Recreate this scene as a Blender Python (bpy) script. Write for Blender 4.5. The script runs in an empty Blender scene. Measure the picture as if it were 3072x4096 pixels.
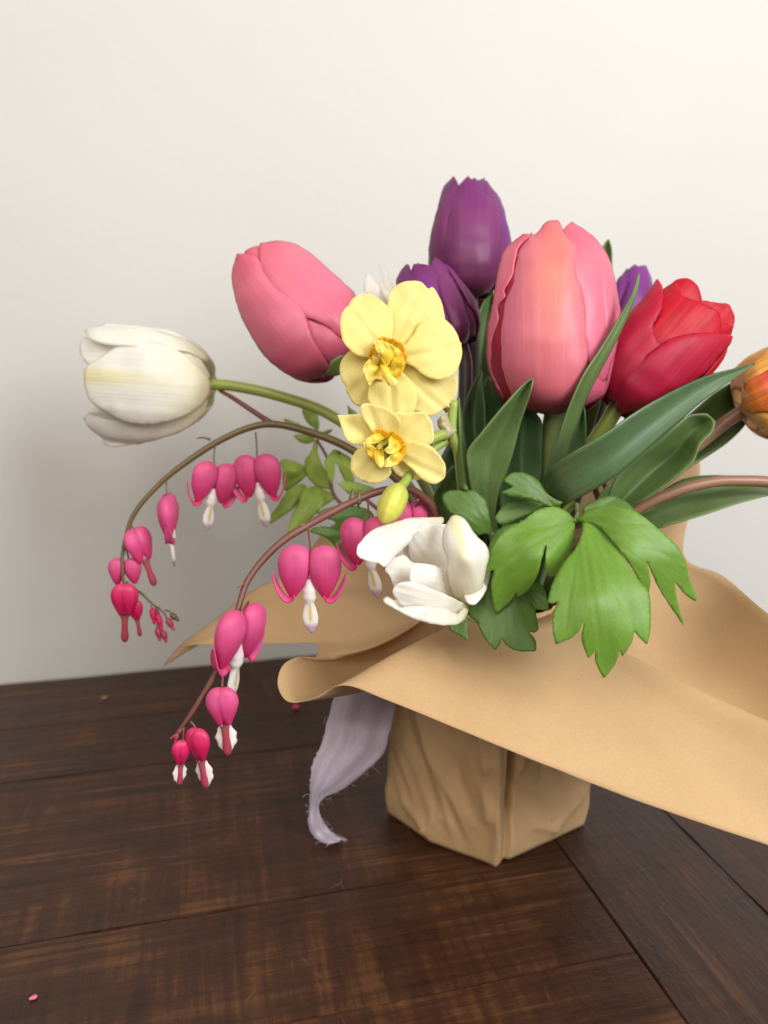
import bpy, bmesh, math, random
import numpy as np
from mathutils import Vector, Matrix, noise
from mathutils.geometry import delaunay_2d_cdt
random.seed(7); rng = np.random.default_rng(7)
S = bpy.context.scene
COL = S.collection
R = math.radians

# ------------------------------------------------------------------ camera
FPX, W0, H0 = 3076.0, 3072.0, 4096.0          # focal length and size of the photograph in its pixels
PITCH, CAM_H = R(12.8), 0.26
cam = bpy.data.cameras.new('camera')
cam.sensor_fit = 'VERTICAL'; cam.sensor_height = 9.8; cam.sensor_width = 7.35
cam.lens = 9.8 * FPX / H0
cam.clip_start = 0.01; cam.clip_end = 50
cam.dof.use_dof = True; cam.dof.focus_distance = 0.325; cam.dof.aperture_fstop = 1.9
camo = bpy.data.objects.new('camera', cam); COL.objects.link(camo)
camo.location = (0, 0, CAM_H); camo.rotation_euler = (R(90) - PITCH, 0, 0)
S.camera = camo

# ------------------------------------------------------------------ light
world = bpy.data.worlds.new('World'); S.world = world; world.use_nodes = True
bg = world.node_tree.nodes['Background']
bg.inputs[0].default_value = (1.0, 0.925, 0.83, 1); bg.inputs[1].default_value = 0.30

def area(name, loc, target, sx, sy, power, col):
    l = bpy.data.lights.new(name, 'AREA'); l.shape = 'RECTANGLE'; l.size = sx; l.size_y = sy
    l.energy = power; l.color = col
    o = bpy.data.objects.new(name, l); COL.objects.link(o); o.location = loc
    o.rotation_euler = (Vector(target) - Vector(loc)).to_track_quat('-Z', 'Y').to_euler()
    return o
area('window_light', (1.12, -0.64, 1.00), (0.08, 0.45, 0.2), 0.9, 1.0, 38, (0.985, 0.99, 1.0))
area('warm_fill_light', (-0.35, -0.85, 1.15), (0.05, 0.4, 0.15), 1.2, 1.0, 19, (1.0, 0.915, 0.81))  # added warm fill from the front left, brightens the flowers; no visible fixture
S.view_settings.view_transform = 'Standard'; S.view_settings.look = 'None'
S.view_settings.exposure = 0.0; S.view_settings.gamma = 1.0
S.cycles.max_bounces = 8; S.cycles.use_denoising = True

# ------------------------------------------------------------------ geometry helpers
CAM = np.array([0, 0, CAM_H])
FW = np.array([0, math.cos(PITCH), -math.sin(PITCH)])
UP = np.array([0, math.sin(PITCH), math.cos(PITCH)])
RT = np.array([1.0, 0, 0])

def P(u, v, d):
    """photo pixel + distance along the view axis -> world point(s)"""
    u = np.asarray(u, float); v = np.asarray(v, float); d = np.asarray(d, float)
    dx = (u - W0 / 2) / FPX; dy = (v - H0 / 2) / FPX
    return CAM + d[..., None] * (FW + dx[..., None] * RT - dy[..., None] * UP)

def table_d(u, v, z=0.0):
    dy = (v - H0 / 2) / FPX
    return (CAM_H - z) / (math.sin(PITCH) + dy * math.cos(PITCH))

def fr(x0, y0, s):
    def f(pts):
        out = []
        for p in pts:
            q = (x0 + p[0] * s, y0 + p[1] * s)
            out.append(q + tuple(p[2:]))
        return out
    return f
D = fr(0, 0, 1.8517)
z1 = fr(250, 1200, .4822); z2 = fr(850, 900, .4822); z3 = fr(1500, 650, .4822)
z4 = fr(1850, 850, .4822); z5 = fr(2272, 1000, .4822); z6 = fr(1300, 1100, .3617)
z7 = fr(1300, 1550, .3617); z8 = fr(1350, 2000, .4219)
y1 = fr(350, 1650, .4822); y2 = fr(650, 2050, .4972); y3 = fr(1850, 1850, .6028)
y4 = fr(1750, 1450, .6028); y5 = fr(2272, 1400, .4822); y6 = fr(1000, 1550, .3014)
y8 = fr(1100, 2600, .8439)

ORG = {}
def empty(name, loc, label, cat, group=None):
    o = bpy.data.objects.new(name, None); COL.objects.link(o)
    o.location = loc; o.empty_display_size = 0.01
    ORG[o] = np.array(loc, float)
    o['label'] = label; o['category'] = cat
    if group: o['group'] = group
    return o

def tag(o, label, cat, group=None):
    o['label'] = label; o['category'] = cat
    if group: o['group'] = group

def obj(name, verts, faces, mat, parent=None, uv=None, smooth=True, thick=0.0, tc=0.0, sub=0):
    verts = np.asarray(verts, float)
    org = ORG[parent] if parent is not None else np.zeros(3)
    me = bpy.data.meshes.new(name)
    me.from_pydata((verts - org).tolist(), [], faces)
    me.update()
    if uv is not None:
        lay = me.uv_layers.new(name='UVMap')
        idx = np.zeros(len(me.loops), int); me.loops.foreach_get('vertex_index', idx)
        lay.data.foreach_set('uv', np.asarray(uv, float)[idx].ravel())
    if smooth: me.polygons.foreach_set('use_smooth', [True] * len(me.polygons))
    o = bpy.data.objects.new(name, me); COL.objects.link(o)
    me.materials.append(mat)
    if parent is not None: o.parent = parent
    ORG[o] = org
    if thick:
        m = o.modifiers.new('thickness', 'SOLIDIFY'); m.thickness = thick; m.offset = tc
    if sub:
        m = o.modifiers.new('smooth', 'SUBSURF'); m.levels = sub; m.render_levels = sub
    return o

def crom(pts, n, closed=False):
    """Catmull-Rom through points (k,dim) -> n samples evenly over the parameter"""
    p = np.asarray(pts, float); k = len(p)
    if k == 2 and not closed:
        t = np.linspace(0, 1, n)[:, None]; return p[0] * (1 - t) + p[1] * t
    if closed: q = np.vstack([p[-1], p, p[0], p[1]]); seg = k
    else: q = np.vstack([2 * p[0] - p[1], p, 2 * p[-1] - p[-2]]); seg = k - 1
    t = np.linspace(0, seg, n, endpoint=not closed)
    i = np.minimum(t.astype(int), seg - 1); f = (t - i)[:, None]
    a, b, c, d = q[i], q[i + 1], q[i + 2], q[i + 3]
    return 0.5 * (2 * b + (c - a) * f + (2 * a - 5 * b + 4 * c - d) * f**2 + (3 * b - 3 * c + d - a) * f**3)

def tube(name, pts, radii, mat, parent, sides=10, n=None, flat=1.0, cap=True, bumps=0.0):
    pts = np.asarray(pts, float); n = n or max(6, 6 * (len(pts) - 1))
    c = crom(pts, n); r = np.interp(np.linspace(0, 1, n), np.linspace(0, 1, len(radii)), radii)
    if bumps: r = r * (1 + bumps * np.array([noise.noise(Vector((i * .35, pts[0][0] * 90, 0))) for i in range(n)]))
    tan = np.gradient(c, axis=0); tan /= np.linalg.norm(tan, axis=1)[:, None] + 1e-12
    up = np.array([0.3, -1, 0.1]); up = up - tan[0] * up.dot(tan[0]); up /= np.linalg.norm(up)
    V = []; UV = []
    for i in range(n):
        up = up - tan[i] * up.dot(tan[i]); up /= np.linalg.norm(up)
        s = np.cross(tan[i], up)
        for j in range(sides):
            a = 2 * math.pi * j / sides
            V.append(c[i] + r[i] * (math.cos(a) * s + flat * math.sin(a) * up)); UV.append((j / sides, i / (n - 1)))
    F = [(i * sides + j, i * sides + (j + 1) % sides, (i + 1) * sides + (j + 1) % sides, (i + 1) * sides + j)
         for i in range(n - 1) for j in range(sides)]
    if cap:
        F.append(tuple(range(sides))[::-1]); F.append(tuple((n - 1) * sides + j for j in range(sides)))
    return obj(name, V, F, mat, parent, UV)

def grid_obj(name, G, mat, parent, thick=0.0004, uv=None, tc=0.0):
    """G: (nv, nu, 3) array of world points"""
    nv, nu = G.shape[:2]
    F = [(i * nu + j, i * nu + j + 1, (i + 1) * nu + j + 1, (i + 1) * nu + j) for i in range(nv - 1) for j in range(nu - 1)]
    if uv is None:
        uu, vv = np.meshgrid(np.linspace(0, 1, nu), np.linspace(0, 1, nv)); uv = np.stack([uu.ravel(), vv.ravel()], 1)
    return obj(name, G.reshape(-1, 3), F, mat, parent, uv, thick=thick, tc=tc)

def rows(name, rws, mat, parent, nu=12, nv=40, thick=0.0004, ripple=0.0, rs=1.0):
    """rws: list of rows of (u,v,d); smooth sheet through them"""
    A = np.array(rws, float)                                  # (k, m, 3)
    k, m, _ = A.shape
    B = crom(A.reshape(k, -1), nv).reshape(nv, m, 3)
    Cc = np.stack([crom(B[i], nu) for i in range(nv)])
    G = P(Cc[..., 0], Cc[..., 1], Cc[..., 2])
    if ripple:
        for i in range(nv):
            for j in range(nu):
                G[i, j] += FW * ripple * noise.noise(Vector(G[i, j]) * rs)
    return grid_obj(name, G, mat, parent, thick)

def smooth_poly(pts, spacing):
    n = len(pts); p = np.array([q[:2] for q in pts], float)
    corner = [len(q) > 2 and q[2] == 1 for q in pts]
    out = []
    for i in range(n):
        a, b = p[i], p[(i + 1) % n]
        ma = np.zeros(2) if corner[i] else 0.5 * (b - p[i - 1])
        mb = np.zeros(2) if corner[(i + 1) % n] else 0.5 * (p[(i + 2) % n] - a)
        L = np.linalg.norm(b - a); ma *= min(1, 1.5 * L / (np.linalg.norm(ma) + 1e-9)); mb *= min(1, 1.5 * L / (np.linalg.norm(mb) + 1e-9))
        k = max(2, int(L / spacing * 3)); t = np.linspace(0, 1, k, endpoint=False)[:, None]
        out.append((2*t**3-3*t**2+1)*a + (t**3-2*t**2+t)*ma + (-2*t**3+3*t**2)*b + (t**3-t**2)*mb)
    q = np.vstack(out)
    d = np.r_[0, np.cumsum(np.linalg.norm(np.diff(np.vstack([q, q[:1]]), axis=0), axis=1))]
    m = max(8, int(d[-1] / spacing)); s = np.linspace(0, d[-1], m, endpoint=False)
    qq = np.vstack([q, q[:1]])
    return np.stack([np.interp(s, d, qq[:, 0]), np.interp(s, d, qq[:, 1])], 1)

def inside(poly, pts):
    x, y = pts[:, 0], pts[:, 1]; c = np.zeros(len(pts), bool); n = len(poly)
    for i in range(n):
        x1, yy1 = poly[i]; x2, yy2 = poly[(i + 1) % n]
        m = ((yy1 > y) != (yy2 > y))
        c ^= m & (x < (x2 - x1) * (y - yy1) / (yy2 - yy1 + 1e-12) + x1)
    return c

def bdist(poly, pts):
    d = np.full(len(pts), 1e9); n = len(poly)
    for i in range(n):
        a = poly[i]; ab = poly[(i + 1) % n] - a
        t = np.clip(((pts - a) @ ab) / (ab @ ab + 1e-12), 0, 1)
        d = np.minimum(d, np.linalg.norm(pts - a - t[:, None] * ab, axis=1))
    return d

def tps(ctrl):
    c = np.array(ctrl, float); n = len(c); s = 300.0
    X = c[:, :2] / s
    def k(r2): return np.where(r2 > 0, 0.5 * r2 * np.log(r2 + 1e-12), 0)
    A = k(((X[:, None] - X[None]) ** 2).sum(-1)) + 1e-4 * np.eye(n)
    Pm = np.c_[np.ones(n), X]
    M = np.block([[A, Pm], [Pm.T, np.zeros((3, 3))]]) + np.diag([0.0] * n + [-1e-9] * 3)
    w = np.linalg.lstsq(M, np.r_[c[:, 2], 0, 0, 0], rcond=None)[0]
    def f(u, v):
        q = np.stack([u, v], 1) / s
        return k(((q[:, None] - X[None]) ** 2).sum(-1)) @ w[:n] + np.c_[np.ones(len(q)), q] @ w[n:]
    return f

def lift(name, poly, depth, mat, parent, axis, spacing=15, thick=0.0005, puff=0.0, lam=40, wave=0.0, wl=0.006, seed=0, tc=1.0, rib=0.0, rag=2.2):
    """a sheet whose outline is poly (photo px) and whose distance is depth(u,v)"""
    bd = smooth_poly(poly, spacing)
    if rag:
        nrm = np.roll(bd, -1, 0) - np.roll(bd, 1, 0); nrm = np.stack([nrm[:, 1], -nrm[:, 0]], 1) / (np.linalg.norm(nrm, axis=1)[:, None] + 1e-9)
        bd = bd + nrm * np.array([rag * noise.noise(Vector((p[0] / 26, p[1] / 26, 3.3))) + .5 * rag * noise.noise(Vector((p[0] / 11, p[1] / 11, 9.3))) for p in bd])[:, None]
    lo, hi = bd.min(0), bd.max(0); h = spacing * 0.87
    ys = np.arange(lo[1], hi[1], h); pts = []
    for i, yv in enumerate(ys):
        xs = np.arange(lo[0] + (i % 2) * spacing / 2, hi[0], spacing); pts.append(np.stack([xs, np.full(len(xs), yv)], 1))
    pts = np.vstack(pts); pts = pts[inside(bd, pts)]
    if len(pts): pts = pts[bdist(bd, pts) > spacing * 0.55]
    allp = np.vstack([bd, pts]) if len(pts) else bd
    res = delaunay_2d_cdt([Vector(p) for p in allp], [], [list(range(len(bd)))], 1, 1e-4)
    q = np.array([tuple(v) for v in res[0]]); F = [tuple(f) for f in res[2]]
    d = depth(q[:, 0], q[:, 1])
    dist = bdist(bd, q)
    if puff: d = d + puff * np.exp(-dist / lam)
    G = P(q[:, 0], q[:, 1], d)
    if wave:
        G = G + FW * (np.array([noise.noise(Vector(g) / wl + Vector((seed, 0, 0))) for g in G]) * wave)[:, None]
    b = np.array(axis[0], float); t = np.array(axis[1], float); L = np.linalg.norm(t - b); w = (t - b) / L; s = np.array([-w[1], w[0]])
    uv = np.stack([((q - b) @ s) / L + 0.5, ((q - b) @ w) / L], 1)
    if rib:      # long soft ribs running from base to tip
        G = G + FW * np.array([rib * (noise.noise(Vector((x * 17, y * 1.1, seed))) + .5 * noise.noise(Vector((x * 38, y * 1.6, seed + 4)))) for x, y in uv])[:, None]
    # face the camera
    a, b2, c = (G[i] for i in F[0])
    if np.dot(np.cross(b2 - a, c - a), CAM - a) < 0: F = [f[::-1] for f in F]
    return obj(name, G, F, mat, parent, uv, thick=thick, tc=tc)

def petal_depth(base, tip, d3, cup=(0, 0), hw=None, flare=0.0):
    b = np.array(base, float); t = np.array(tip, float); L = np.linalg.norm(t - b); w = (t - b) / L; s = np.array([-w[1], w[0]])
    hw = hw or 0.35 * L
    m = b + .5 * (t - b); q = b + .8 * (t - b)
    c = [(*b, d3[0]), (*m, d3[1]), (*t, d3[2]), (*(m - s * hw), d3[1] + cup[0]), (*(m + s * hw), d3[1] + cup[1])]
    return tps(c)

# ------------------------------------------------------------------ materials
MATS = {}
def newmat(name):
    m = bpy.data.materials.new(name); m.use_nodes = True
    nt = m.node_tree; bs = nt.nodes['Principled BSDF']
    return m, nt, bs
def nd(nt, t, **kw):
    n = nt.nodes.new(t)
    for k, v in kw.items():
        if hasattr(n, k): setattr(n, k, v)
        else: n.inputs[k].default_value = v
    return n
def lk(nt, a, b): nt.links.new(a, b)
def ramp(nt, stops, fac):
    r = nt.nodes.new('ShaderNodeValToRGB'); e = r.color_ramp.elements
    while len(e) < len(stops): e.new(0.5)
    for i, (p, c) in enumerate(stops):
        e[i].position = p; e[i].color = (c, c, c, 1) if isinstance(c, (int, float)) else (*c, 1)
    lk(nt, fac, r.inputs[0]); return r
def mixc(nt, mode, fac, a, b):
    n = nt.nodes.new('ShaderNodeMix'); n.data_type = 'RGBA'; n.blend_type = mode
    for sock, val in ((n.inputs[0], fac), (n.inputs[6], a), (n.inputs[7], b)):
        if hasattr(val, 'links') or hasattr(val, 'is_linked'): lk(nt, val, sock)
        elif isinstance(val, (int, float)): sock.default_value = val
        else: sock.default_value = (*val, 1)
    return n.outputs[2]

def petal_mat(name, stops, streak=(0.90, 1.06), su=26, sv=1.2, rough=0.38, trans=0.30, bump=0.14, blotch=0.02, sheen=0.0, edge=None):
    m, nt, bs = newmat(name)
    uv = nd(nt, 'ShaderNodeUVMap')
    sp = nd(nt, 'ShaderNodeSeparateXYZ'); lk(nt, uv.outputs[0], sp.inputs[0])
    # wobble the gradient a little so that it is not a clean band
    nz0 = nd(nt, 'ShaderNodeTexNoise', Scale=6.0, Detail=3.0); lk(nt, uv.outputs[0], nz0.inputs['Vector'])
    ad = nd(nt, 'ShaderNodeMath', operation='MULTIPLY_ADD'); lk(nt, nz0.outputs[0], ad.inputs[0]); ad.inputs[1].default_value = 0.16
    sb = nd(nt, 'ShaderNodeMath', operation='SUBTRACT'); lk(nt, sp.outputs[1], sb.inputs[0]); sb.inputs[1].default_value = 0.08
    lk(nt, sb.outputs[0], ad.inputs[2])
    base = ramp(nt, stops, ad.outputs[0]).outputs[0]
    if edge:     # (side colour, half width of the middle band): the sides of the petal differ from its middle
        ab = nd(nt, 'ShaderNodeMath', operation='SUBTRACT'); lk(nt, sp.outputs[0], ab.inputs[0]); ab.inputs[1].default_value = .5
        a2 = nd(nt, 'ShaderNodeMath', operation='ABSOLUTE'); lk(nt, ab.outputs[0], a2.inputs[0])
        a3 = nd(nt, 'ShaderNodeMath', operation='MULTIPLY_ADD'); lk(nt, nz0.outputs[0], a3.inputs[0]); a3.inputs[1].default_value = edge[1] * .9; lk(nt, a2.outputs[0], a3.inputs[2])
        ef = ramp(nt, [(edge[1] * .7, 0.0), (edge[1] * 2.2, 1.0)], a3.outputs[0]).outputs[0]
        vf = ramp(nt, [(edge[2][0], 0.0), (edge[2][1], 1.0)], sp.outputs[1]).outputs[0]
        ef = mixc(nt, 'MULTIPLY', 1.0, ef, vf)
        base = mixc(nt, 'MIX', ef, base, edge[0])
    mp = nd(nt, 'ShaderNodeMapping'); lk(nt, uv.outputs[0], mp.inputs[0]); mp.inputs['Scale'].default_value = (su, sv * .35, 1)
    nz = nd(nt, 'ShaderNodeTexNoise', Scale=1.6, Detail=2.0, Roughness=0.5); lk(nt, mp.outputs[0], nz.inputs['Vector'])
    st = ramp(nt, [(0.3, streak[0]), (0.7, streak[1])], nz.outputs[0]).outputs[0]
    c = mixc(nt, 'MULTIPLY', 1.0, base, st)
    tc = nd(nt, 'ShaderNodeTexCoord')
    n3 = nd(nt, 'ShaderNodeTexNoise', Scale=140.0, Detail=3.0); lk(nt, tc.outputs['Object'], n3.inputs['Vector'])
    bl = ramp(nt, [(0.3, 1 - blotch), (0.7, 1 + blotch)], n3.outputs[0]).outputs[0]
    c = mixc(nt, 'MULTIPLY', 1.0, c, bl)
    lk(nt, c, bs.inputs['Base Color'])
    bs.inputs['Roughness'].default_value = rough
    bs.inputs['Specular IOR Level'].default_value = 0.35
    bs.inputs['Subsurface Weight'].default_value = .30; bs.inputs['Subsurface Radius'].default_value = (1.0, .6, .5); bs.inputs['Subsurface Scale'].default_value = .0022
    bs.inputs['Sheen Weight'].default_value = sheen
    mp2 = nd(nt, 'ShaderNodeMapping'); lk(nt, uv.outputs[0], mp2.inputs[0]); mp2.inputs['Scale'].default_value = (su * 2.0, sv * .4, 1)
    nz2 = nd(nt, 'ShaderNodeTexNoise', Scale=2.0, Detail=1.0); lk(nt, mp2.outputs[0], nz2.inputs['Vector'])
    bp = nd(nt, 'ShaderNodeBump', Strength=bump, Distance=0.0006); lk(nt, nz2.outputs[0], bp.inputs['Height'])
    lk(nt, bp.outputs[0], bs.inputs['Normal'])
    if trans:
        tr = nd(nt, 'ShaderNodeBsdfTranslucent'); lk(nt, c, tr.inputs[0]); lk(nt, bp.outputs[0], tr.inputs['Normal'])
        mx = nd(nt, 'ShaderNodeMixShader'); mx.inputs[0].default_value = trans
        lk(nt, bs.outputs[0], mx.inputs[1]); lk(nt, tr.outputs[0], mx.inputs[2])
        lk(nt, mx.outputs[0], nt.nodes['Material Output'].inputs[0])
    return m

M = {}
M['pink'] = petal_mat('pink_petal', [(0.0, (.30, .075, .105)), (.10, (.62, .13, .18)), (.35, (.77, .205, .225)), (.75, (.87, .285, .215)), (1, (.82, .16, .20))], su=46, streak=(.965, 1.025), edge=((.83, .22, .325), .12, (.12, .4)))
M['pink_edge'] = petal_mat('rose_petal', [(0.0, (.22, .05, .10)), (.14, (.62, .12, .20)), (.45, (.80, .20, .30)), (.8, (.86, .215, .29)), (1, (.80, .12, .21))], su=44, streak=(.965, 1.025))
M['pink_in'] = petal_mat('shaded_rose_inner_petal', [(0, (.25, .01, .03)), (1, (.55, .03, .07))])  # inner petals, with the deep shade inside the cup put into the colour
M['purple'] = petal_mat('purple_petal', [(0, (.115, .025, .065)), (.3, (.155, .024, .105)), (.7, (.215, .040, .16)), (1, (.165, .022, .15))], streak=(.90, 1.09), su=34, rough=.42, trans=.2)
M['violet'] = petal_mat('violet_petal', [(0, (.12, .03, .10)), (.5, (.18, .03, .19)), (1, (.22, .04, .26))], streak=(.82, 1.16), su=20, rough=.4, trans=.2)
M['red'] = petal_mat('red_petal', [(0, (.28, .004, .022)), (.3, (.48, .004, .022)), (.7, (.60, .004, .020)), (1, (.56, .004, .022))], streak=(.8, 1.15), su=22, rough=.5, trans=.3)
M['red_bloom'] = petal_mat('red_bloomed_petal', [(0, (.27, .008, .034)), (.4, (.44, .008, .044)), (1, (.50, .006, .036))], streak=(.88, 1.10), su=44, rough=.5, trans=.25)
M['white'] = petal_mat('white_petal', [(0, (.84, .79, .60)), (.25, (.95, .93, .85)), (.7, (.96, .94, .88)), (1, (.96, .945, .90))], streak=(.95, 1.03), su=40, trans=.48, bump=.35, blotch=.012)
M['white_y'] = petal_mat('cream_flamed_petal', [(0, (.86, .79, .58)), (.2, (.93, .89, .75)), (.45, (.94, .90, .78)), (.78, (.93, .86, .56)), (1, (.93, .86, .58))], streak=(.95, 1.03), su=40, edge=((.96, .94, .885), .055, (.2, .5)), trans=.48, bump=.35, blotch=.012)
M['orange'] = petal_mat('flamed_orange_petal', [(0, (.84, .60, .34)), (.2, (.88, .44, .10)), (1, (.90, .40, .05))], streak=(.55, 1.25), su=14, trans=.25)
M['flame'] = petal_mat('red_flame_petal', [(0, (.80, .46, .20)), (.14, (.84, .28, .05)), (.4, (.76, .07, .05)), (.7, (.80, .13, .05)), (1, (.88, .42, .08))], streak=(.65, 1.3), su=30, trans=.25)
M['daff'] = petal_mat('primrose_yellow_petal', [(0, (.66, .62, .10)), (.18, (.84, .72, .22)), (.6, (.88, .75, .29)), (1, (.88, .74, .30))], streak=(.95, 1.03), su=14, sv=1.2, trans=.3, bump=.3, blotch=.03, rough=.55)
M['daff_deep'] = petal_mat('golden_petaloid', [(0, (.84, .50, .02)), (.35, (.90, .66, .07)), (1, (.92, .77, .22))], streak=(.88, 1.06), su=10, trans=.25, blotch=.06)
M['daff_rim'] = petal_mat('orange_corona_rim', [(0, (.90, .68, .07)), (.7, (.91, .60, .03)), (1, (.91, .42, .01))], streak=(.85, 1.08), su=16, trans=.25)
M['daff_green'] = petal_mat('lime_petaloid', [(0, (.45, .50, .04)), (1, (.70, .62, .10))], trans=.2)
M['bud'] = petal_mat('lime_bud', [(0, (.46, .52, .11)), (.5, (.62, .62, .10)), (1, (.68, .62, .13))], streak=(.82, 1.08), su=8, sv=1, trans=.12, blotch=.05)
M['heart'] = petal_mat('magenta_heart_petal', [(0, (.60, .02, .13)), (.25, (.66, .05, .20)), (.7, (.68, .105, .275)), (1, (.62, .085, .23))], streak=(.95, 1.04), su=18, trans=.22, rough=.48, blotch=.03)
M['heart_d'] = petal_mat('crimson_bud_petal', [(0, (.50, .01, .08)), (.5, (.60, .016, .11)), (1, (.62, .04, .15))], streak=(.85, 1.1), su=14, trans=.15, rough=.42)
M['tail'] = petal_mat('dusky_red_tail', [(0, (.30, .06, .08)), (.5, (.38, .04, .08)), (1, (.36, .10, .10))], trans=.1)
M['leaf_far'] = None

def white_inner():
    m, nt, bs = newmat('white_inner_petal')
    uv = nd(nt, 'ShaderNodeUVMap'); sp = nd(nt, 'ShaderNodeSeparateXYZ'); lk(nt, uv.outputs[0], sp.inputs[0])
    tip = ramp(nt, [(0, (.80, .66, .68)), (.3, (.84, .80, .77)), (.78, (.84, .82, .80)), (.88, (.50, .36, .46)), (1, (.62, .5, .56))], sp.outputs[1]).outputs[0]
    ys = ramp(nt, [(0, 0.0), (.19, 0.0), (.25, 1.0), (.31, 0.0), (.69, 0), (.75, 1), (.81, 0)], sp.outputs[0]).outputs[0]
    yv = ramp(nt, [(.40, 0.0), (.48, 1.0), (.72, 1.0), (.82, 0.0)], sp.outputs[1]).outputs[0]
    fac = mixc(nt, 'MULTIPLY', 1.0, ys, yv)
    c = mixc(nt, 'MIX', fac, tip, (.62, .50, .06))
    lk(nt, c, bs.inputs['Base Color']); bs.inputs['Roughness'].default_value = .3
    tr = nd(nt, 'ShaderNodeBsdfTranslucent'); lk(nt, c, tr.inputs[0])
    mx = nd(nt, 'ShaderNodeMixShader'); mx.inputs[0].default_value = .3
    lk(nt, bs.outputs[0], mx.inputs[1]); lk(nt, tr.outputs[0], mx.inputs[2]); lk(nt, mx.outputs[0], nt.nodes['Material Output'].inputs[0])
    return m
M['wing'] = white_inner()

def leaf_mat(name, c0, c1, su=40, sv=1.2, rough=.38, trans=.18, net=False, bump=.3):
    m, nt, bs = newmat(name)
    uv = nd(nt, 'ShaderNodeUVMap'); tc = nd(nt, 'ShaderNodeTexCoord')
    mp = nd(nt, 'ShaderNodeMapping'); lk(nt, uv.outputs[0], mp.inputs[0]); mp.inputs['Scale'].default_value = (su, sv, 1)
    nz = nd(nt, 'ShaderNodeTexNoise', Scale=1.5, Detail=4.0); lk(nt, mp.outputs[0], nz.inputs['Vector'])
    n2 = nd(nt, 'ShaderNodeTexNoise', Scale=55.0, Detail=4.0); lk(nt, tc.outputs['Object'], n2.inputs['Vector'])
    av = mixc(nt, 'MIX', .38, nz.outputs[0], n2.outputs[0])
    c = ramp(nt, [(.32, c0), (.68, c1)], av).outputs[0]
    h = nz.outputs[0]
    if not net and trans > 0:      # short dark dashes along the blade, as on waxy tulip leaves
        m5 = nd(nt, 'ShaderNodeMapping'); lk(nt, uv.outputs[0], m5.inputs[0]); m5.inputs['Scale'].default_value = (su * 1.1, sv * 16, 1)
        n5 = nd(nt, 'ShaderNodeTexNoise', Scale=1.3, Detail=3.0); lk(nt, m5.outputs[0], n5.inputs['Vector'])
        c = mixc(nt, 'MULTIPLY', 1.0, c, ramp(nt, [(.60, 1.0), (.70, .62)], n5.outputs[0]).outputs[0])
    if net:
        vo = nd(nt, 'ShaderNodeTexVoronoi', feature='DISTANCE_TO_EDGE', Scale=420.0); lk(nt, tc.outputs['Object'], vo.inputs['Vector'])
        e = ramp(nt, [(0, 1.18), (.07, 1.0)], vo.outputs[0]).outputs[0]
        sx_ = nd(nt, 'ShaderNodeSeparateXYZ'); lk(nt, uv.outputs[0], sx_.inputs[0])
        su_ = nd(nt, 'ShaderNodeMath', operation='SUBTRACT'); lk(nt, sx_.outputs[0], su_.inputs[0]); su_.inputs[1].default_value = .5
        sv_ = nd(nt, 'ShaderNodeMath', operation='ADD'); lk(nt, sx_.outputs[1], sv_.inputs[0]); sv_.inputs[1].default_value = .03
        at = nd(nt, 'ShaderNodeMath', operation='ARCTAN2'); lk(nt, su_.outputs[0], at.inputs[0]); lk(nt, sv_.outputs[0], at.inputs[1])
        nw = nd(nt, 'ShaderNodeTexNoise', Scale=4.0, Detail=2.0); lk(nt, uv.outputs[0], nw.inputs['Vector'])
        wb = nd(nt, 'ShaderNodeMath', operation='MULTIPLY_ADD'); lk(nt, nw.outputs[0], wb.inputs[0]); wb.inputs[1].default_value = .22; lk(nt, at.outputs[0], wb.inputs[2])
        k6 = nd(nt, 'ShaderNodeMath', operation='PINGPONG'); lk(nt, wb.outputs[0], k6.inputs[0]); k6.inputs[1].default_value = .085
        vl = ramp(nt, [(0.0, 1.12), (.008, 1.0), (.07, .97)], k6.outputs[0]).outputs[0]
        c = mixc(nt, 'MULTIPLY', 1.0, c, vl)
        c = mixc(nt, 'MULTIPLY', .6, c, e); h = mixc(nt, 'MIX', .35, nz.outputs[0], vo.outputs[0])
    lk(nt, c, bs.inputs['Base Color']); bs.inputs['Roughness'].default_value = rough
    bp = nd(nt, 'ShaderNodeBump', Strength=bump, Distance=.0005); lk(nt, h, bp.inputs['Height']); lk(nt, bp.outputs[0], bs.inputs['Normal'])
    tr = nd(nt, 'ShaderNodeBsdfTranslucent'); lk(nt, c, tr.inputs[0])
    mx = nd(nt, 'ShaderNodeMixShader'); mx.inputs[0].default_value = trans
    lk(nt, bs.outputs[0], mx.inputs[1]); lk(nt, tr.outputs[0], mx.inputs[2]); lk(nt, mx.outputs[0], nt.nodes['Material Output'].inputs[0])
    return m
M['tleaf'] = leaf_mat('tulip_leaf_green', (.068, .130, .034), (.145, .215, .072), trans=.15)
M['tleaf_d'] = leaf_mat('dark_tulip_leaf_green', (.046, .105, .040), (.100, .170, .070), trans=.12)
M['tleaf_l'] = leaf_mat('fresh_tulip_leaf_green', (.075, .15, .035), (.14, .22, .06), trans=.2)
M['hleaf'] = leaf_mat('lobed_leaf_green', (.11, .235, .020), (.155, .30, .034), su=12, rough=.48, trans=.22, net=True, bump=.25)
M['hleaf_d'] = leaf_mat('deep_lobed_leaf_green', (.060, .135, .018), (.10, .195, .028), su=12, rough=.5, trans=.2, net=True)
M['hleaf_b'] = leaf_mat('olive_lobed_leaf_green', (.23, .35, .045), (.33, .45, .085), su=12, rough=.5, trans=.25)
M['stem_g'] = leaf_mat('green_stem', (.22, .30, .045), (.33, .40, .09), su=8, rough=.4, trans=0)
M['stem_dg'] = leaf_mat('dull_green_stem', (.10, .15, .04), (.17, .21, .07), su=8, trans=0)
M['stem_p'] = leaf_mat('purple_brown_stem', (.035, .028, .03), (.07, .05, .05), su=8, trans=0)
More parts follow.
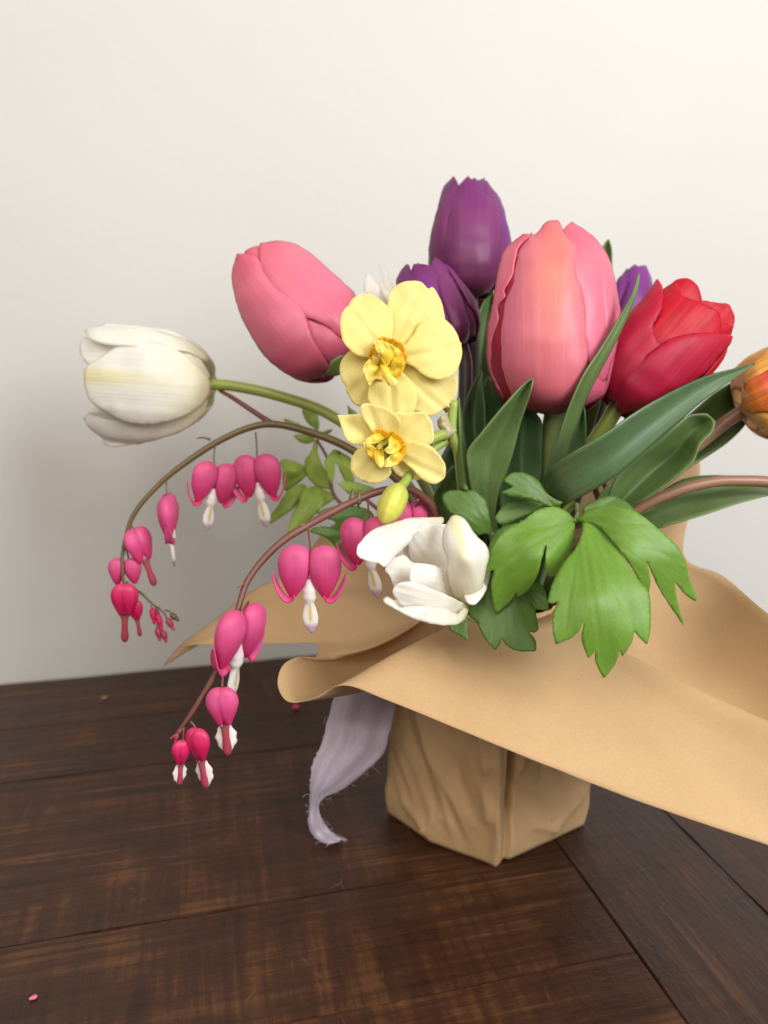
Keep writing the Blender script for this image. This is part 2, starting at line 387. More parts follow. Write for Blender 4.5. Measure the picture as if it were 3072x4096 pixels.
M['stem_r'] = leaf_mat('reddish_brown_stem', (.105, .033, .026), (.17, .06, .042), su=10, rough=.42, trans=0)
M['stem_o'] = leaf_mat('olive_brown_stem', (.085, .055, .016), (.13, .09, .032), su=10, trans=0)
M['stem_t'] = leaf_mat('tan_pink_stem', (.21, .095, .058), (.28, .155, .088), su=8, trans=0)
M['spathe'] = leaf_mat('papery_spathe', (.45, .40, .22), (.60, .54, .34), su=30, trans=.3)

def kraft():
    m, nt, bs = newmat('kraft_paper')
    tc = nd(nt, 'ShaderNodeTexCoord'); ob = tc.outputs['Object']
    n1 = nd(nt, 'ShaderNodeTexNoise', Scale=28.0, Detail=5.0); lk(nt, ob, n1.inputs['Vector'])
    n2 = nd(nt, 'ShaderNodeTexNoise', Scale=900.0, Detail=3.0); lk(nt, ob, n2.inputs['Vector'])
    c = ramp(nt, [(.3, (.480, .312, .158)), (.7, (.522, .347, .182))], n1.outputs[0]).outputs[0]
    c = mixc(nt, 'MULTIPLY', 1.0, c, ramp(nt, [(.3, .955), (.7, 1.03)], n2.outputs[0]).outputs[0])
    mp = nd(nt, 'ShaderNodeMapping'); lk(nt, ob, mp.inputs[0]); mp.inputs['Scale'].default_value = (500, 1500, 700); mp.inputs['Rotation'].default_value = (.3, .5, .7)
    n3 = nd(nt, 'ShaderNodeTexNoise', Scale=1.0, Detail=2.0); lk(nt, mp.outputs[0], n3.inputs['Vector'])
    c = mixc(nt, 'MULTIPLY', 1.0, c, ramp(nt, [(.64, 1.0), (.74, 1.10)], n3.outputs[0]).outputs[0])
    vo = nd(nt, 'ShaderNodeTexVoronoi', Scale=60.0); lk(nt, ob, vo.inputs['Vector'])
    c = mixc(nt, 'MULTIPLY', 1.0, c, ramp(nt, [(.018, .6), (.034, 1.0)], vo.outputs[0]).outputs[0])
    lk(nt, c, bs.inputs['Base Color']); bs.inputs['Roughness'].default_value = .72; bs.inputs['Specular IOR Level'].default_value = .3
    bp = nd(nt, 'ShaderNodeBump', Strength=.10, Distance=.0003); lk(nt, n2.outputs[0], bp.inputs['Height']); lk(nt, bp.outputs[0], bs.inputs['Normal'])
    tr = nd(nt, 'ShaderNodeBsdfTranslucent'); lk(nt, c, tr.inputs[0])
    mx = nd(nt, 'ShaderNodeMixShader'); mx.inputs[0].default_value = .10
    lk(nt, bs.outputs[0], mx.inputs[1]); lk(nt, tr.outputs[0], mx.inputs[2]); lk(nt, mx.outputs[0], nt.nodes['Material Output'].inputs[0])
    return m
M['kraft'] = kraft()

def wood(name, dark, light, warm):
    m, nt, bs = newmat(name)
    tc = nd(nt, 'ShaderNodeTexCoord'); oi = nd(nt, 'ShaderNodeObjectInfo')
    off = nd(nt, 'ShaderNodeMath', operation='MULTIPLY'); lk(nt, oi.outputs['Random'], off.inputs[0]); off.inputs[1].default_value = 37.0
    ad = nd(nt, 'ShaderNodeVectorMath', operation='ADD'); lk(nt, tc.outputs['Object'], ad.inputs[0]); lk(nt, off.outputs[0], ad.inputs[1])
    def mapped(sc):
        mp = nd(nt, 'ShaderNodeMapping'); lk(nt, ad.outputs[0], mp.inputs[0]); mp.inputs['Scale'].default_value = sc; return mp.outputs[0]
    grain = nd(nt, 'ShaderNodeTexNoise', Scale=1.0, Detail=6.0, Roughness=.65, Distortion=.6); lk(nt, mapped((6, 260, 60)), grain.inputs['Vector'])
    fine = nd(nt, 'ShaderNodeTexNoise', Scale=1.0, Detail=4.0, Roughness=.7); lk(nt, mapped((90, 1300, 300)), fine.inputs['Vector'])
    saw = nd(nt, 'ShaderNodeTexNoise', Scale=1.0, Detail=5.0, Roughness=.7, Distortion=.4); lk(nt, mapped((150, 9, 9)), saw.inputs['Vector'])
    blot = nd(nt, 'ShaderNodeTexNoise', Scale=1.0, Detail=5.0, Roughness=.6); lk(nt, mapped((22, 34, 20)), blot.inputs['Vector'])
    pat = nd(nt, 'ShaderNodeTexNoise', Scale=1.0, Detail=2.0); lk(nt, mapped((9, 16, 9)), pat.inputs['Vector'])
    a = mixc(nt, 'MIX', ramp(nt, [(.40, .10), (.62, .62)], pat.outputs[0]).outputs[0], grain.outputs[0], saw.outputs[0])
    a = mixc(nt, 'MIX', .34, a, blot.outputs[0])
    c = ramp(nt, [(.34, dark), (.52, light), (.68, warm)], a).outputs[0]
    c = mixc(nt, 'MULTIPLY', 1.0, c, ramp(nt, [(.3, .80), (.7, 1.16)], fine.outputs[0]).outputs[0])
    # scratches and worn pale nicks
    vs = nd(nt, 'ShaderNodeTexVoronoi', feature='DISTANCE_TO_EDGE', Scale=1.0); lk(nt, mapped((26, 9, 1)), vs.inputs['Vector'])
    nm = nd(nt, 'ShaderNodeTexNoise', Scale=1.0, Detail=3.0); lk(nt, mapped((45, 45, 1)), nm.inputs['Vector'])
    sc = mixc(nt, 'MULTIPLY', 1.0, ramp(nt, [(0, 1.0), (.008, 0.0)], vs.outputs[0]).outputs[0], ramp(nt, [(.64, 0.0), (.69, 1.0)], nm.outputs[0]).outputs[0])
    c = mixc(nt, 'MIX', mixc(nt, 'MULTIPLY', 1.0, sc, (.55, .55, .55)), c, (.13, .075, .045))
    lk(nt, c, bs.inputs['Base Color'])
    rr = ramp(nt, [(.3, .34), (.7, .56)], blot.outputs[0]).outputs[0]; lk(nt, rr, bs.inputs['Roughness'])
    bs.inputs['Specular IOR Level'].default_value = .36
    pit = nd(nt, 'ShaderNodeTexNoise', Scale=1.0, Detail=4.0, Roughness=.6); lk(nt, mapped((120, 300, 120)), pit.inputs['Vector'])
    h = mixc(nt, 'MIX', .5, mixc(nt, 'MIX', .5, grain.outputs[0], saw.outputs[0]), pit.outputs[0])
    bp = nd(nt, 'ShaderNodeBump', Strength=.55, Distance=.0018); lk(nt, h, bp.inputs['Height']); lk(nt, bp.outputs[0], bs.inputs['Normal'])
    return m
M['wood'] = wood('dark_stained_wood', (.011, .0036, .0018), (.043, .0150, .0060), (.135, .054, .018))
M['wood_b'] = wood('dark_stained_end_board', (.017, .0085, .0060), (.043, .0205, .0130), (.095, .043, .023))

def wallmat():
    m, nt, bs = newmat('white_wall_paint')
    tc = nd(nt, 'ShaderNodeTexCoord')
    n = nd(nt, 'ShaderNodeTexNoise', Scale=160.0, Detail=5.0); lk(nt, tc.outputs['Object'], n.inputs['Vector'])
    n2 = nd(nt, 'ShaderNodeTexNoise', Scale=6.0, Detail=3.0); lk(nt, tc.outputs['Object'], n2.inputs['Vector'])
    c = ramp(nt, [(.3, (.515, .504, .478)), (.7, (.532, .521, .497))], n2.outputs[0]).outputs[0]
    lk(nt, c, bs.inputs['Base Color']); bs.inputs['Roughness'].default_value = .6
    bp = nd(nt, 'ShaderNodeBump', Strength=.2, Distance=.001); lk(nt, n.outputs[0], bp.inputs['Height']); lk(nt, bp.outputs[0], bs.inputs['Normal'])
    return m
M['wall'] = wallmat()

def cloth():
    m, nt, bs = newmat('lilac_gauze')
    uv = nd(nt, 'ShaderNodeUVMap')
    mp = nd(nt, 'ShaderNodeMapping'); lk(nt, uv.outputs[0], mp.inputs[0]); mp.inputs['Scale'].default_value = (60, 18, 1)
    n = nd(nt, 'ShaderNodeTexNoise', Scale=1.0, Detail=5.0); lk(nt, mp.outputs[0], n.inputs['Vector'])
    c = ramp(nt, [(.3, (.66, .59, .69)), (.7, (.78, .71, .81))], n.outputs[0]).outputs[0]
    lk(nt, c, bs.inputs['Base Color']); bs.inputs['Roughness'].default_value = .8; bs.inputs['Sheen Weight'].default_value = .4
    bp = nd(nt, 'ShaderNodeBump', Strength=.4, Distance=.0005); lk(nt, n.outputs[0], bp.inputs['Height']); lk(nt, bp.outputs[0], bs.inputs['Normal'])
    tr = nd(nt, 'ShaderNodeBsdfTranslucent'); lk(nt, c, tr.inputs[0])
    mx = nd(nt, 'ShaderNodeMixShader'); mx.inputs[0].default_value = .45
    lk(nt, bs.outputs[0], mx.inputs[1]); lk(nt, tr.outputs[0], mx.inputs[2]); lk(nt, mx.outputs[0], nt.nodes['Material Output'].inputs[0])
    return m
M['ribbon'] = cloth()

# ------------------------------------------------------------------ wall and table
YAW = R(13.5)
AL = np.array([math.cos(YAW), math.sin(YAW), 0]); AC = np.array([-math.sin(YAW), math.cos(YAW), 0])
def plane_obj(name, pts, mat):
    return obj(name, pts, [(0, 1, 2, 3)], mat, smooth=False)
wl = 0.606
w = obj('wall', [AL * a + AC * c + np.array([0, 0, z]) for c in (wl, wl + .08) for a, z in ((-2.2, -.8), (1.4, -.8), (1.4, 2.0), (-2.2, 2.0))],
        [(0, 1, 2, 3), (7, 6, 5, 4), (0, 4, 5, 1), (1, 5, 6, 2), (2, 6, 7, 3), (3, 7, 4, 0)], M['wall'], smooth=False)
w['kind'] = 'structure'

tab = empty('wooden_table', (0, 0, 0), 'dark brown stained plank table with a cross-laid end board, against the white wall', 'table')
def plank(a0, a1, c0, c1, mat, along=True, z=0.0):
    bm = bmesh.new(); bmesh.ops.create_cube(bm, size=1)
    L, Wd = a1 - a0, c1 - c0
    for v in bm.verts: v.co = Vector((v.co.x * L, v.co.y * Wd, v.co.z * .03))
    if along: bmesh.ops.subdivide_edges(bm, edges=[e for e in bm.edges if abs((e.verts[0].co - e.verts[1].co).x) > .9 * L], cuts=60)
    bmesh.ops.bevel(bm, geom=[e for e in bm.edges if e.calc_face_angle(0) > .5], offset=.0005, segments=2, affect='EDGES')
    for v in bm.verts:   # worn, slightly uneven edges
        if v.co.z > .013: v.co.y += .0011 * noise.noise(Vector((v.co.x * 40, a0 * 9, c0 * 31))) * (1 if abs(v.co.y) > Wd * .45 else 0)
    me = bpy.data.meshes.new('plank'); bm.to_mesh(me); bm.free()
    o = bpy.data.objects.new('plank', me); COL.objects.link(o); me.materials.append(mat); o.parent = tab
    c = AL * (a0 + a1) / 2 + AC * (c0 + c1) / 2
    o.location = (c[0], c[1], z - .015); o.rotation_euler = (0, 0, YAW)
    return o
g = .00014; seams = [-.20, -.06, .012, .112, .181, .250, .317, .455, .523, .601]
for i in range(len(seams) - 1):
    plank(-1.2, .1725 - g, seams[i] + g, seams[i + 1] - g, M['wood'], z=random.uniform(-.0004, 0))
def end_board(a0, a1):
    o = plank(seams[0] + g, seams[-1] - g, -a1 + g, -a0 - g, M['wood_b'])
    c = AL * (a0 + a1) / 2 + AC * (seams[0] + seams[-1]) / 2
    o.location = (c[0], c[1], -.015); o.rotation_euler = (0, 0, YAW + math.pi / 2)
end_board(.1728, .2435); end_board(.2437, .314); end_board(.3143, .40)

# ------------------------------------------------------------------ kraft paper wrap
NC = np.array([.056, .385, .125]); NR = .034
def ring(a, r=NR, z=None):
    a = R(a); return NC + np.array([r * math.cos(a), r * math.sin(a), 0 if z is None else z - NC[2]])
wrap = empty('kraft_paper_wrap', (.056, .385, 0), 'brown kraft paper wrapped around the vase, flaring into wide flaps under the flowers', 'paper wrap')

CREASES = [([(-122, .98), (-108, .70), (-98, .44), (-97, .22)], .0040, .0040), ([(-110, .98), (-99, .74), (-92, .58)], -.0034, .003), ([(-158, .95), (-146, .55), (-122, .12)], .0022, .007),
           ([(-150, .75), (-124, .50)], -.0014, .005), ([(-414, .78), (-424, .5), (-438, .36)], .0030, .003), ([(-380, .17), (-400, .06), (-418, .11)], .0028, .0025),
           ([(-388, .62), (-412, .34)], -.0022, .004), ([(-130, .14), (-142, .05), (-162, .12)], .0022, .0025)]
FAC = np.random.default_rng(11).uniform(-1, 1, (64, 32))
def facet(a, t):
    """crumpled paper: flat triangles between random offsets, so the creases are sharp"""
    x = (a / 360 * 17 + t * 2.2) % 64; y = (t * 5 + .35 * a / 20) % 32; i, j = int(x), int(y); fx, fy = x - i, y - j
    g = lambda p, q: FAC[p % 64, q % 32]
    if fx + fy < 1: v = g(i, j) + fx * (g(i + 1, j) - g(i, j)) + fy * (g(i, j + 1) - g(i, j))
    else: v = g(i + 1, j + 1) + (1 - fx) * (g(i, j + 1) - g(i + 1, j + 1)) + (1 - fy) * (g(i + 1, j) - g(i + 1, j + 1))
    return .0031 * v
def base_wrap():
    corners = [(-88, .0505), (-128, .0425), (-183, .056), (-268, .046), (-373, .0575)]   # angle, radius at the foot (front, cut corner, left, back, right)
    corners = [(-90, .0490), (-138, .0440), (-177, .0560), (-268, .045), (-374, .0575)]
    n, mz = 220, 60
    ang = np.linspace(-90, -450, n, endpoint=False)
    cp = [np.array([r * math.cos(R(a)), r * math.sin(R(a))]) for a, r in corners]
    cp.append(cp[0]); ca = [c[0] for c in corners] + [-450]
    V = []; UV = []
    for k in range(mz):
        t = k / (mz - 1); z = .127 * t + .0004
        for j, a in enumerate(ang):
            for q in range(5):
                if ca[q] >= a > ca[q + 1] or (q == 4): break
            A, B = cp[q], cp[q + 1]
            dr = np.array([math.cos(R(a)), math.sin(R(a))])
            den = dr[0] * (B - A)[1] - dr[1] * (B - A)[0]
            rp = (A[0] * (B - A)[1] - A[1] * (B - A)[0]) / den
            rt = NR * 1.0
            s = min(1, max(0, (t - .42) / .58)); s = s * s * (3 - 2 * s)
            lowtuck = 1 - .04 * math.exp(-t * 18)
            r = rp * (1 - .05 * t) * (1 - s) * lowtuck + rt * s
            # creases: a deep vertical fold right of the front corner, diagonal dents, crumple
            fold_a = -90 + 5 + 8 * t
            da = a - fold_a if a > -270 else a + 360 - fold_a
            da = ((a - fold_a + 180) % 360) - 180
            r += (.0030 * math.exp(-((da + 5) / 3.5) ** 2) - .0085 * math.exp(-((da - 1.5) / 2.6) ** 2)) * (0.30 + min(1, t * 3))
            p = Vector((r * dr[0] * 40, r * dr[1] * 40, z * 22 + a * .02)) + Vector((3.1, 0, 1.7))
            r += (facet(a, t) + .4 * facet(a * 2.3 + 40, t * 1.9)) * min(1, t * 5)
            for pl, am, wd in CREASES:
                for (a1, t1), (a2, t2) in zip(pl, pl[1:]):
                    ax, ay = a1 * .0009, t1 * .127; bx, by = a2 * .0009, t2 * .127; px_, py_ = a * .0009, t * .127
                    L2 = (bx - ax) ** 2 + (by - ay) ** 2; f_ = max(0, min(1, ((px_ - ax) * (bx - ax) + (py_ - ay) * (by - ay)) / L2))
                    ds = math.hypot(px_ - ax - f_ * (bx - ax), py_ - ay - f_ * (by - ay))
                    r += am * math.exp(-ds / wd)
            # diagonal dent on the front-left face
            dd = ((a + 118 - 26 * (t - .4)) / 7); r -= .0028 * math.exp(-dd * dd) * math.exp(-((t - .55) / .3) ** 2)
            V.append(NC * [1, 1, 0] + np.array([r * dr[0], r * dr[1], z])); UV.append((j / n, t))
    F = [(k * n + j, (k + 1) * n + j, (k + 1) * n + (j + 1) % n, k * n + (j + 1) % n) for k in range(mz - 1) for j in range(n)]
    F.append(tuple(range(n)))
    return obj('vase_wrapper', V, F, M['kraft'], wrap, UV)
base_wrap()

# collar columns: (angle on the neck, edge (display px, depth), mid or None)
d_ = 1.8517
cols = [
 (75, (1500, 985, .470), None), (55, (1512, 1020, .466), (1420, 1150, .446)), (40, (1476, 1192, .442), (1370, 1240, .432)), (25, (1560, 1243, .412), (1400, 1325, .415)),
 (10, (1659, 1325, .368), (1480, 1420, .395)), (-5, (1830, 1450, .335), (1560, 1500, .375)), (-18, (1860, 1640, .322), (1600, 1600, .356)),
 (-27, (1930, 1700, .300), (1580, 1565, .338)), (-34, (1900, 1650, .286), (1540, 1504, .325)), (-48, (1900, 1780, .279), (1500, 1560, .318)),
 (-58, (1790, 1870, .278), (1450, 1590, .315)),
 (-66, (1659, 1825, .282), (1380, 1570, .318)), (-76, (1400, 1740, .290), (1250, 1530, .322)), (-86, (1200, 1660, .299), (1130, 1490, .328)),
 (-96, (1000, 1580, .308), (1010, 1450, .334)), (-108, (840, 1514, .317), (920, 1418, .340)), (-118, (742, 1480, .324), (838, 1420, .342)),
 (-122, (672, 1510, .329), (850, 1474, .368)), (-127, (622, 1514, .334), (838, 1474, .386)), (-132, (600, 1478, .341), (812, 1456, .396)),
 (-137, (611, 1437, .349), (802, 1434, .400)), (-142, (643, 1420, .358), (806, 1416, .398)), (-148, (677, 1424, .368), (812, 1404, .394)),
 (-154, (685, 1404, .384), (805, 1398, .381)), (-160, (676, 1388, .398), (800, 1378, .391)), (-168, (580, 1390, .410), (740, 1360, .400)),
 (-176, (470, 1392, .420), (690, 1345, .408)), (-184, (395, 1398, .428), (650, 1330, .415)), (-192, (352, 1440, .436), (620, 1312, .421)),
 (-200, (392, 1392, .446), (620, 1295, .427)), (-210, (465, 1338, .450), (660, 1275, .432)), (-222, (548, 1275, .455), (710, 1250, .437)),
 (-236, (640, 1228, .462), (780, 1220, .443)), (-252, (735, 1125, .468), (850, 1190, .449)), (-268, (950, 1110, .474), (960, 1200, .452)),
 (-280, (1230, 1060, .474), (1120, 1200, .452)), (-292, (1440, 990, .472), (1230, 1180, .452)), (-300, (1490, 984, .4715), (1290, 1170, .4515)),
]
def collar():
    NK = []; MD = []; ED = []
    for a, e, m in cols:
        n0 = ring(a, z=.106 if -146 < a < -120 else None); e0 = P(e[0] * d_, e[1] * d_, e[2])
        m0 = P(m[0] * d_, m[1] * d_, m[2]) if m else (n0 + e0) / 2
        NK.append(n0); MD.append(m0); ED.append(e0)
    ns = 8 * (len(cols) - 1) + 1
    NK, MD, ED = (crom(np.array(x), ns) for x in (NK, MD, ED))
    ts = np.linspace(0, 1, 22)
    G = np.zeros((len(ts), ns, 3))
    for i, t in enumerate(ts):
        c = 2 * MD - .5 * (NK + ED)
        G[i] = (1 - t) ** 2 * NK + 2 * t * (1 - t) * c + t * t * ED
    for i in range(G.shape[0]):
        for j in range(ns):
            p = Vector(G[i, j])
            G[i, j, 2] += (.0006 * noise.noise(p * 24) + .0002 * noise.noise(p * 90)) * ts[i]
    return grid_obj('collar', G, M['kraft'], wrap, thick=.00014)
collar()

# ------------------------------------------------------------------ ribbon
rib = empty('ribbon', tuple(ring(-170, .04, .11)), 'frayed lilac gauze ribbon hanging from the paper wrap down to the table', 'ribbon')
def ribbon():
    prs = [((300, 175), (590, 235), .428, .412), ((285, 205), (575, 265), .412, .402), ((250, 330), (545, 380), .392, .390), ((222, 440), (515, 490), .388, .392), ((180, 530), (430, 575), .387, .394),
           ((168, 610), (320, 660), .388, .398), ((165, 680), (232, 700), .392, .400), ((163, 750), (207, 745), .398, .402), ((158, 825), (222, 800), .401, .405),
           ((185, 885), (255, 850), None, None), ((245, 920), (300, 885), None, None), ((300, 910), (320, 897), None, None)]
    rw = []
    for a, b, da, db in prs:
        (ua, va), (ub, vb) = y8([a])[0], y8([b])[0]
        ta, tb = table_d(ua, va, .0022), table_d(ub, vb, .0022)
        da = ta if da is None else min(da, ta); db = tb if db is None else min(db, tb)
        um, vm = (ua + ub) / 2, (va + vb) / 2; dm = min((da + db) / 2 - .005 * min(1, (ub - ua) / 150), table_d(um, vm, .0022))
        rw.append([(ua, va, da), ((2*ua + ub) / 3, (2*va + vb) / 3, (da + dm) / 2 - .002), ((ua + 2*ub) / 3, (va + 2*vb) / 3, dm + .002), (ub, vb, db)])
    A = np.array(rw); k, m, _ = A.shape; nv, nu = 70, 26
    B = crom(A.reshape(k, -1), nv).reshape(nv, m, 3)
    Cc = np.stack([crom(B[i], nu) for i in range(nv)])
    for i in range(nv):
        for j in range(nu):
            t = i / nv
            Cc[i, j, 2] += .0016 * math.sin(j / nu * 17 + 3 * t) * (1 - t) * .8 + .0006 * noise.noise(Vector((j * .5, i * .12, 0)))
            ej = (1 if j in (0, nu - 1) else 0)
            Cc[i, j, 0] += ej * 9 * noise.noise(Vector((i * .8, j, 3)))
    G = P(Cc[..., 0], Cc[..., 1], Cc[..., 2])
    G[..., 2] = np.maximum(G[..., 2], .0012)
    o = grid_obj('ribbon_tail', G, M['ribbon'], rib, thick=.00018)
    # frayed threads along the torn edges
    for i in list(range(8, nv - 2, 1)) + [nv - 2, nv - 1, nv - 1, nv - 1, nv - 1]:
        for j, sg in ((0, -1), (nu - 1, 1)):
            if random.random() < (.86 if i < nv - 6 else .3): continue
            p = G[i, j]; L = random.uniform(.0012, .006)
            q = p + np.array([sg * L * random.uniform(.4, 1), -L * .3, -L * random.uniform(-.3, .8)]); q[2] = max(q[2], .0008)
            tube('thread', [p, p * .7 + q * .3 + np.array([random.uniform(-.001, .001), 0, random.uniform(-.001, .0015)]), p * .3 + q * .7 + np.array([random.uniform(-.0015, .0015), 0, random.uniform(-.0005, .002)]), q], [.00008, .00007, .00005], M['ribbon'], rib, sides=5, n=9)
    V = []; n = 60
    for k in range(5):
        for j in range(n):
            a = 360 * j / n; V.append(ring(a, NR + .0050 + .0006 * math.sin(j * 1.7 + k), .076 + .0045 * k))
    F = [(k * n + j, k * n + (j + 1) % n, (k + 1) * n + (j + 1) % n, (k + 1) * n + j) for k in range(4) for j in range(n)]
    obj('ribbon_band', V, F, M['ribbon'], rib, [(v[0] * 9, v[2] * 9) for v in V], thick=.0004)
    a = P(*[np.array(x) for x in (y8([(285, 120)])[0] + (.400,))]); 
    p0 = ring(-172, NR + .0055, .085)
    tube('knot', [p0, p0 * .6 + np.array(G[0, 8]) * .4, G[1, 12]], [.003, .005, .006], M['ribbon'], rib, sides=12, n=10, flat=.5)
ribbon()

# ------------------------------------------------------------------ tulip builder
class Tulip:
    def __init__(s, name, label, base, tip, d, prof, stem, stem_mat, stem_r=.0032, neck=(0, 0), group='tulips in the bouquet', stem_mid=None):
        """base, tip px; d=(d_base,d_tip); prof: [(t, R px)]"""
        s.b = np.array(base, float); s.t = np.array(tip, float); s.d = d
        s.L = np.linalg.norm(s.t - s.b); s.w = (s.t - s.b) / s.L; s.s = np.array([-s.w[1], s.w[0]])
        tt = np.linspace(prof[0][0] - .15, prof[-1][0] + .15, 700); rr = np.interp(tt, [p[0] for p in prof], [p[1] for p in prof])
        kn = np.exp(-(np.linspace(-2.5, 2.5, 71)) ** 2 / 2); kn /= kn.sum(); rr = np.convolve(np.pad(rr, 35, 'edge'), kn, 'valid')
        s.pt = tt; s.pr = rr
        nx, ny = neck; foot = np.array([NC[0] + nx * .6, NC[1] + ny * .6, .012])
        s.root = empty(name, tuple(foot), label, 'tulip', group)
        s.B = P(*s.b, d[0]); s.T = P(*s.t, d[1])
        pts = [s.B + (s.T - s.B) * .03]
        for q in (stem or []): pts.append(P(*q))
        pts += [np.array([NC[0] + nx, NC[1] + ny, .132]), foot]
        tube('stem', pts, [stem_r * 1.02, stem_r, stem_r, stem_r * 1.05], stem_mat, s.root, sides=12, n=8 * len(pts))
        W = s.T - s.B; s.len3 = np.linalg.norm(W); s.W = W / s.len3
        fd = CAM - s.B; fd = fd - s.W * fd.dot(s.W); s.F = fd / np.linalg.norm(fd); s.Rr = np.cross(s.W, s.F)
    def R(s, t): return np.interp(t, s.pt, s.pr)
    def depth(s, layer=1.0, flat=1.0):
        def f(u, v):
            q = np.stack([u, v], 1) - s.b; t = (q @ s.w) / s.L; x = q @ s.s
            r = s.R(t); dax = s.d[0] + (s.d[1] - s.d[0]) * t; re = 1.06 * r
            y = layer * r * np.sqrt(np.maximum(0, 1 - (x / re) ** 2)); over = np.maximum(0, np.abs(x) - re)
            return dax - flat * y * dax / FPX + .35 * over * dax / FPX
        return f
    def petal(s, poly, mat, layer=1.0, puff=.0022, lam=26, spacing=8, wave=.0009, name='petal', thick=.00035, flat=1.0, seed=0, rib=.00022):
        return lift(name, poly, s.depth(layer, flat), mat, s.root, (s.b, s.t), spacing, thick, puff, lam, wave, .013, seed + poly[0][0], rib=rib)
    def ring_petal(s, phi, hw, mat, layer=.9, tmax=.96, tw=.45, name='petal', seed=0, flare=0.0):
        """petal on the egg body; phi 0 faces the camera, degrees"""
        nv, nu = 44, 25; G = np.zeros((nv, nu, 3)); sc = s.d[0] / FPX
        for i in range(nv):
            t = .015 + (tmax - .015) * i / (nv - 1); tt = i / (nv - 1)
            wsh = (min(1, (tt / .3)) ** .5 * .75 + .25) * (max(0, 1 - max(0, (tt - tw) / (1.0001 - tw)) ** 2.6)) ** .55 + .015
            for j in range(nu):
                a = (j / (nu - 1) * 2 - 1)
                ph = R(phi + a * hw * wsh); r = s.R(t) * sc * layer * (1 - .05 * a * a) * (1 + flare * tt * tt)
                r += .0009 * noise.noise(Vector((phi * .1 + seed, tt * 4, a * 2)))
                G[i, j] = s.B + s.W * s.len3 * (t - .05 * a * a * tt) + r * (math.cos(ph) * s.F + math.sin(ph) * s.Rr)
        return grid_obj(name, G, mat, s.root, .0006)

EGG = lambda Rm, top=.45: [(-.05, .10 * Rm), (0, .30 * Rm), (.05, .58 * Rm), (.12, .80 * Rm), (.22, .95 * Rm), (.35, Rm), (.5, Rm), (.65, .94 * Rm), (.8, .82 * Rm), (.92, (.82 + top) / 2 * Rm * .95), (1.0, top * Rm), (1.1, top * .7 * Rm)]

# --- big pink tulip
T = Tulip('tulip', 'largest pink tulip, upright with salmon centre petal, beside the red tulip', (2225, 1655), (2215, 880), (.372, .372),
          [(-.05, 60), (0, 120), (.05, 190), (.12, 228), (.25, 258), (.4, 268), (.55, 258), (.7, 240), (.82, 210), (.92, 150), (1, 90), (1.1, 40)],
          [(2205, 1760, .376), (2180, 2050, .385)], M['stem_dg'], .0052, (.008, -.006), 'pink tulips')
for ph in (120, 180, 240): T.ring_petal(ph, 66, M['pink_edge'], .91, .97, .5)
for ph, ly in ((0, .80), (62, .72), (-62, .80)): T.ring_petal(ph, 60, M['pink_in'], ly, .84, .5)
T.petal(z4([(460,360),(400,520),(330,720),(270,900),(228,1080),(214,1250),(250,1400),(350,1580),(520,1630),(560,1200),(560,600)]), M['pink_in'], .945, puff=0)
T.petal(z4([(505,180,1),(555,190),(470,290),(440,390),(415,520),(348,650),(360,700),(292,780),(300,880),(255,1040),(238,1190),(250,1330),(330,1500),(350,1560),(280,1450),(215,1280),(203,1150),(213,950),(250,780),(300,480),(345,325),(405,258)]), M['pink_edge'], .965, puff=-.0006, lam=20, spacing=8)
T.petal(z4([(905,80,1),(1000,140),(1140,260),(1210,380),(1270,600),(1308,850),(1290,1050),(1240,1230),(1170,1400),(1080,1330),(1035,1180),(1000,1050),(1000,900),(985,700),(960,600),(905,540),(895,420),(900,330),(850,240),(840,150)]), M['pink_edge'], .955, puff=.0015, lam=18)
T.petal(z4([(1105,1250),(1165,1330),(1197,1440),(1150,1530),(1030,1592,1),(960,1620),(1000,1500),(1070,1380)]), M['pink_edge'], .93, puff=.001)
T.petal(z4([(690,90),(760,64),(800,78),(842,150),(885,190),(960,305),(932,440),(937,520),(982,650),(1012,830),(1027,1050),(1042,1200),(1035,1320),(1000,1430),(890,1620),(750,1672),(600,1650),(470,1605),(380,1545),(332,1420),(305,1250),(300,1050),(320,850),(347,700),(402,500),(452,330),(540,210),(600,185),(650,140)]), M['pink'], 1.03, puff=.0035, lam=20, wave=.0008)

# --- pink tulip leaning left
T = Tulip('tulip', 'pink tulip leaning away over the white tulip, its petals closed in a smooth curve', (1365, 1470), (985, 985), (.402, .410),
          [(-.05, 50), (0, 100), (.05, 150), (.15, 200), (.3, 224), (.45, 226), (.6, 214), (.75, 186), (.88, 146), (1, 86), (1.1, 40)],
          [(1420, 1520, .402), (1600, 1760, .402), (1760, 2050, .402)], M['stem_dg'], .0035, (-.012, .0), 'pink tulips')
for ph in (130, 180, 230): T.ring_petal(ph, 62, M['pink_edge'], .91, .95, .5)
for ph in (0, 70, -70): T.ring_petal(ph, 60, M['pink_in'], .70, .80, .5)
T.petal(z2([(265,235),(320,195),(395,188),(430,320),(400,330),(330,270)]), M['pink_edge'], .86, spacing=9)
T.petal(z2([(765,740),(870,790),(1060,930),(1140,1020),(1085,1140),(1010,1165),(930,1110),(840,980)]), M['pink_edge'], .93, puff=.001)
T.petal(z2([(398,158,1),(540,135),(680,160),(830,250),(960,370),(1080,480),(1185,590),(1215,800),(1140,965),(1060,932),(960,852),(870,802),(765,762),(680,690),(580,620),(470,520),(400,380),(382,260)]), M['pink_edge'], .985, puff=.002, lam=20)
T.petal(z2([(206,240,1),(165,380),(175,530),(230,730),(330,930),(440,1090),(580,1210),(700,1265),(800,1282),(900,1255),(1010,1200),(945,1135),(880,1020),(820,900),(772,760),(722,665),(600,582),(500,502),(440,400),(380,290),(350,262),(270,242)]), M['pink_edge'], 1.02, puff=.0022, lam=18)
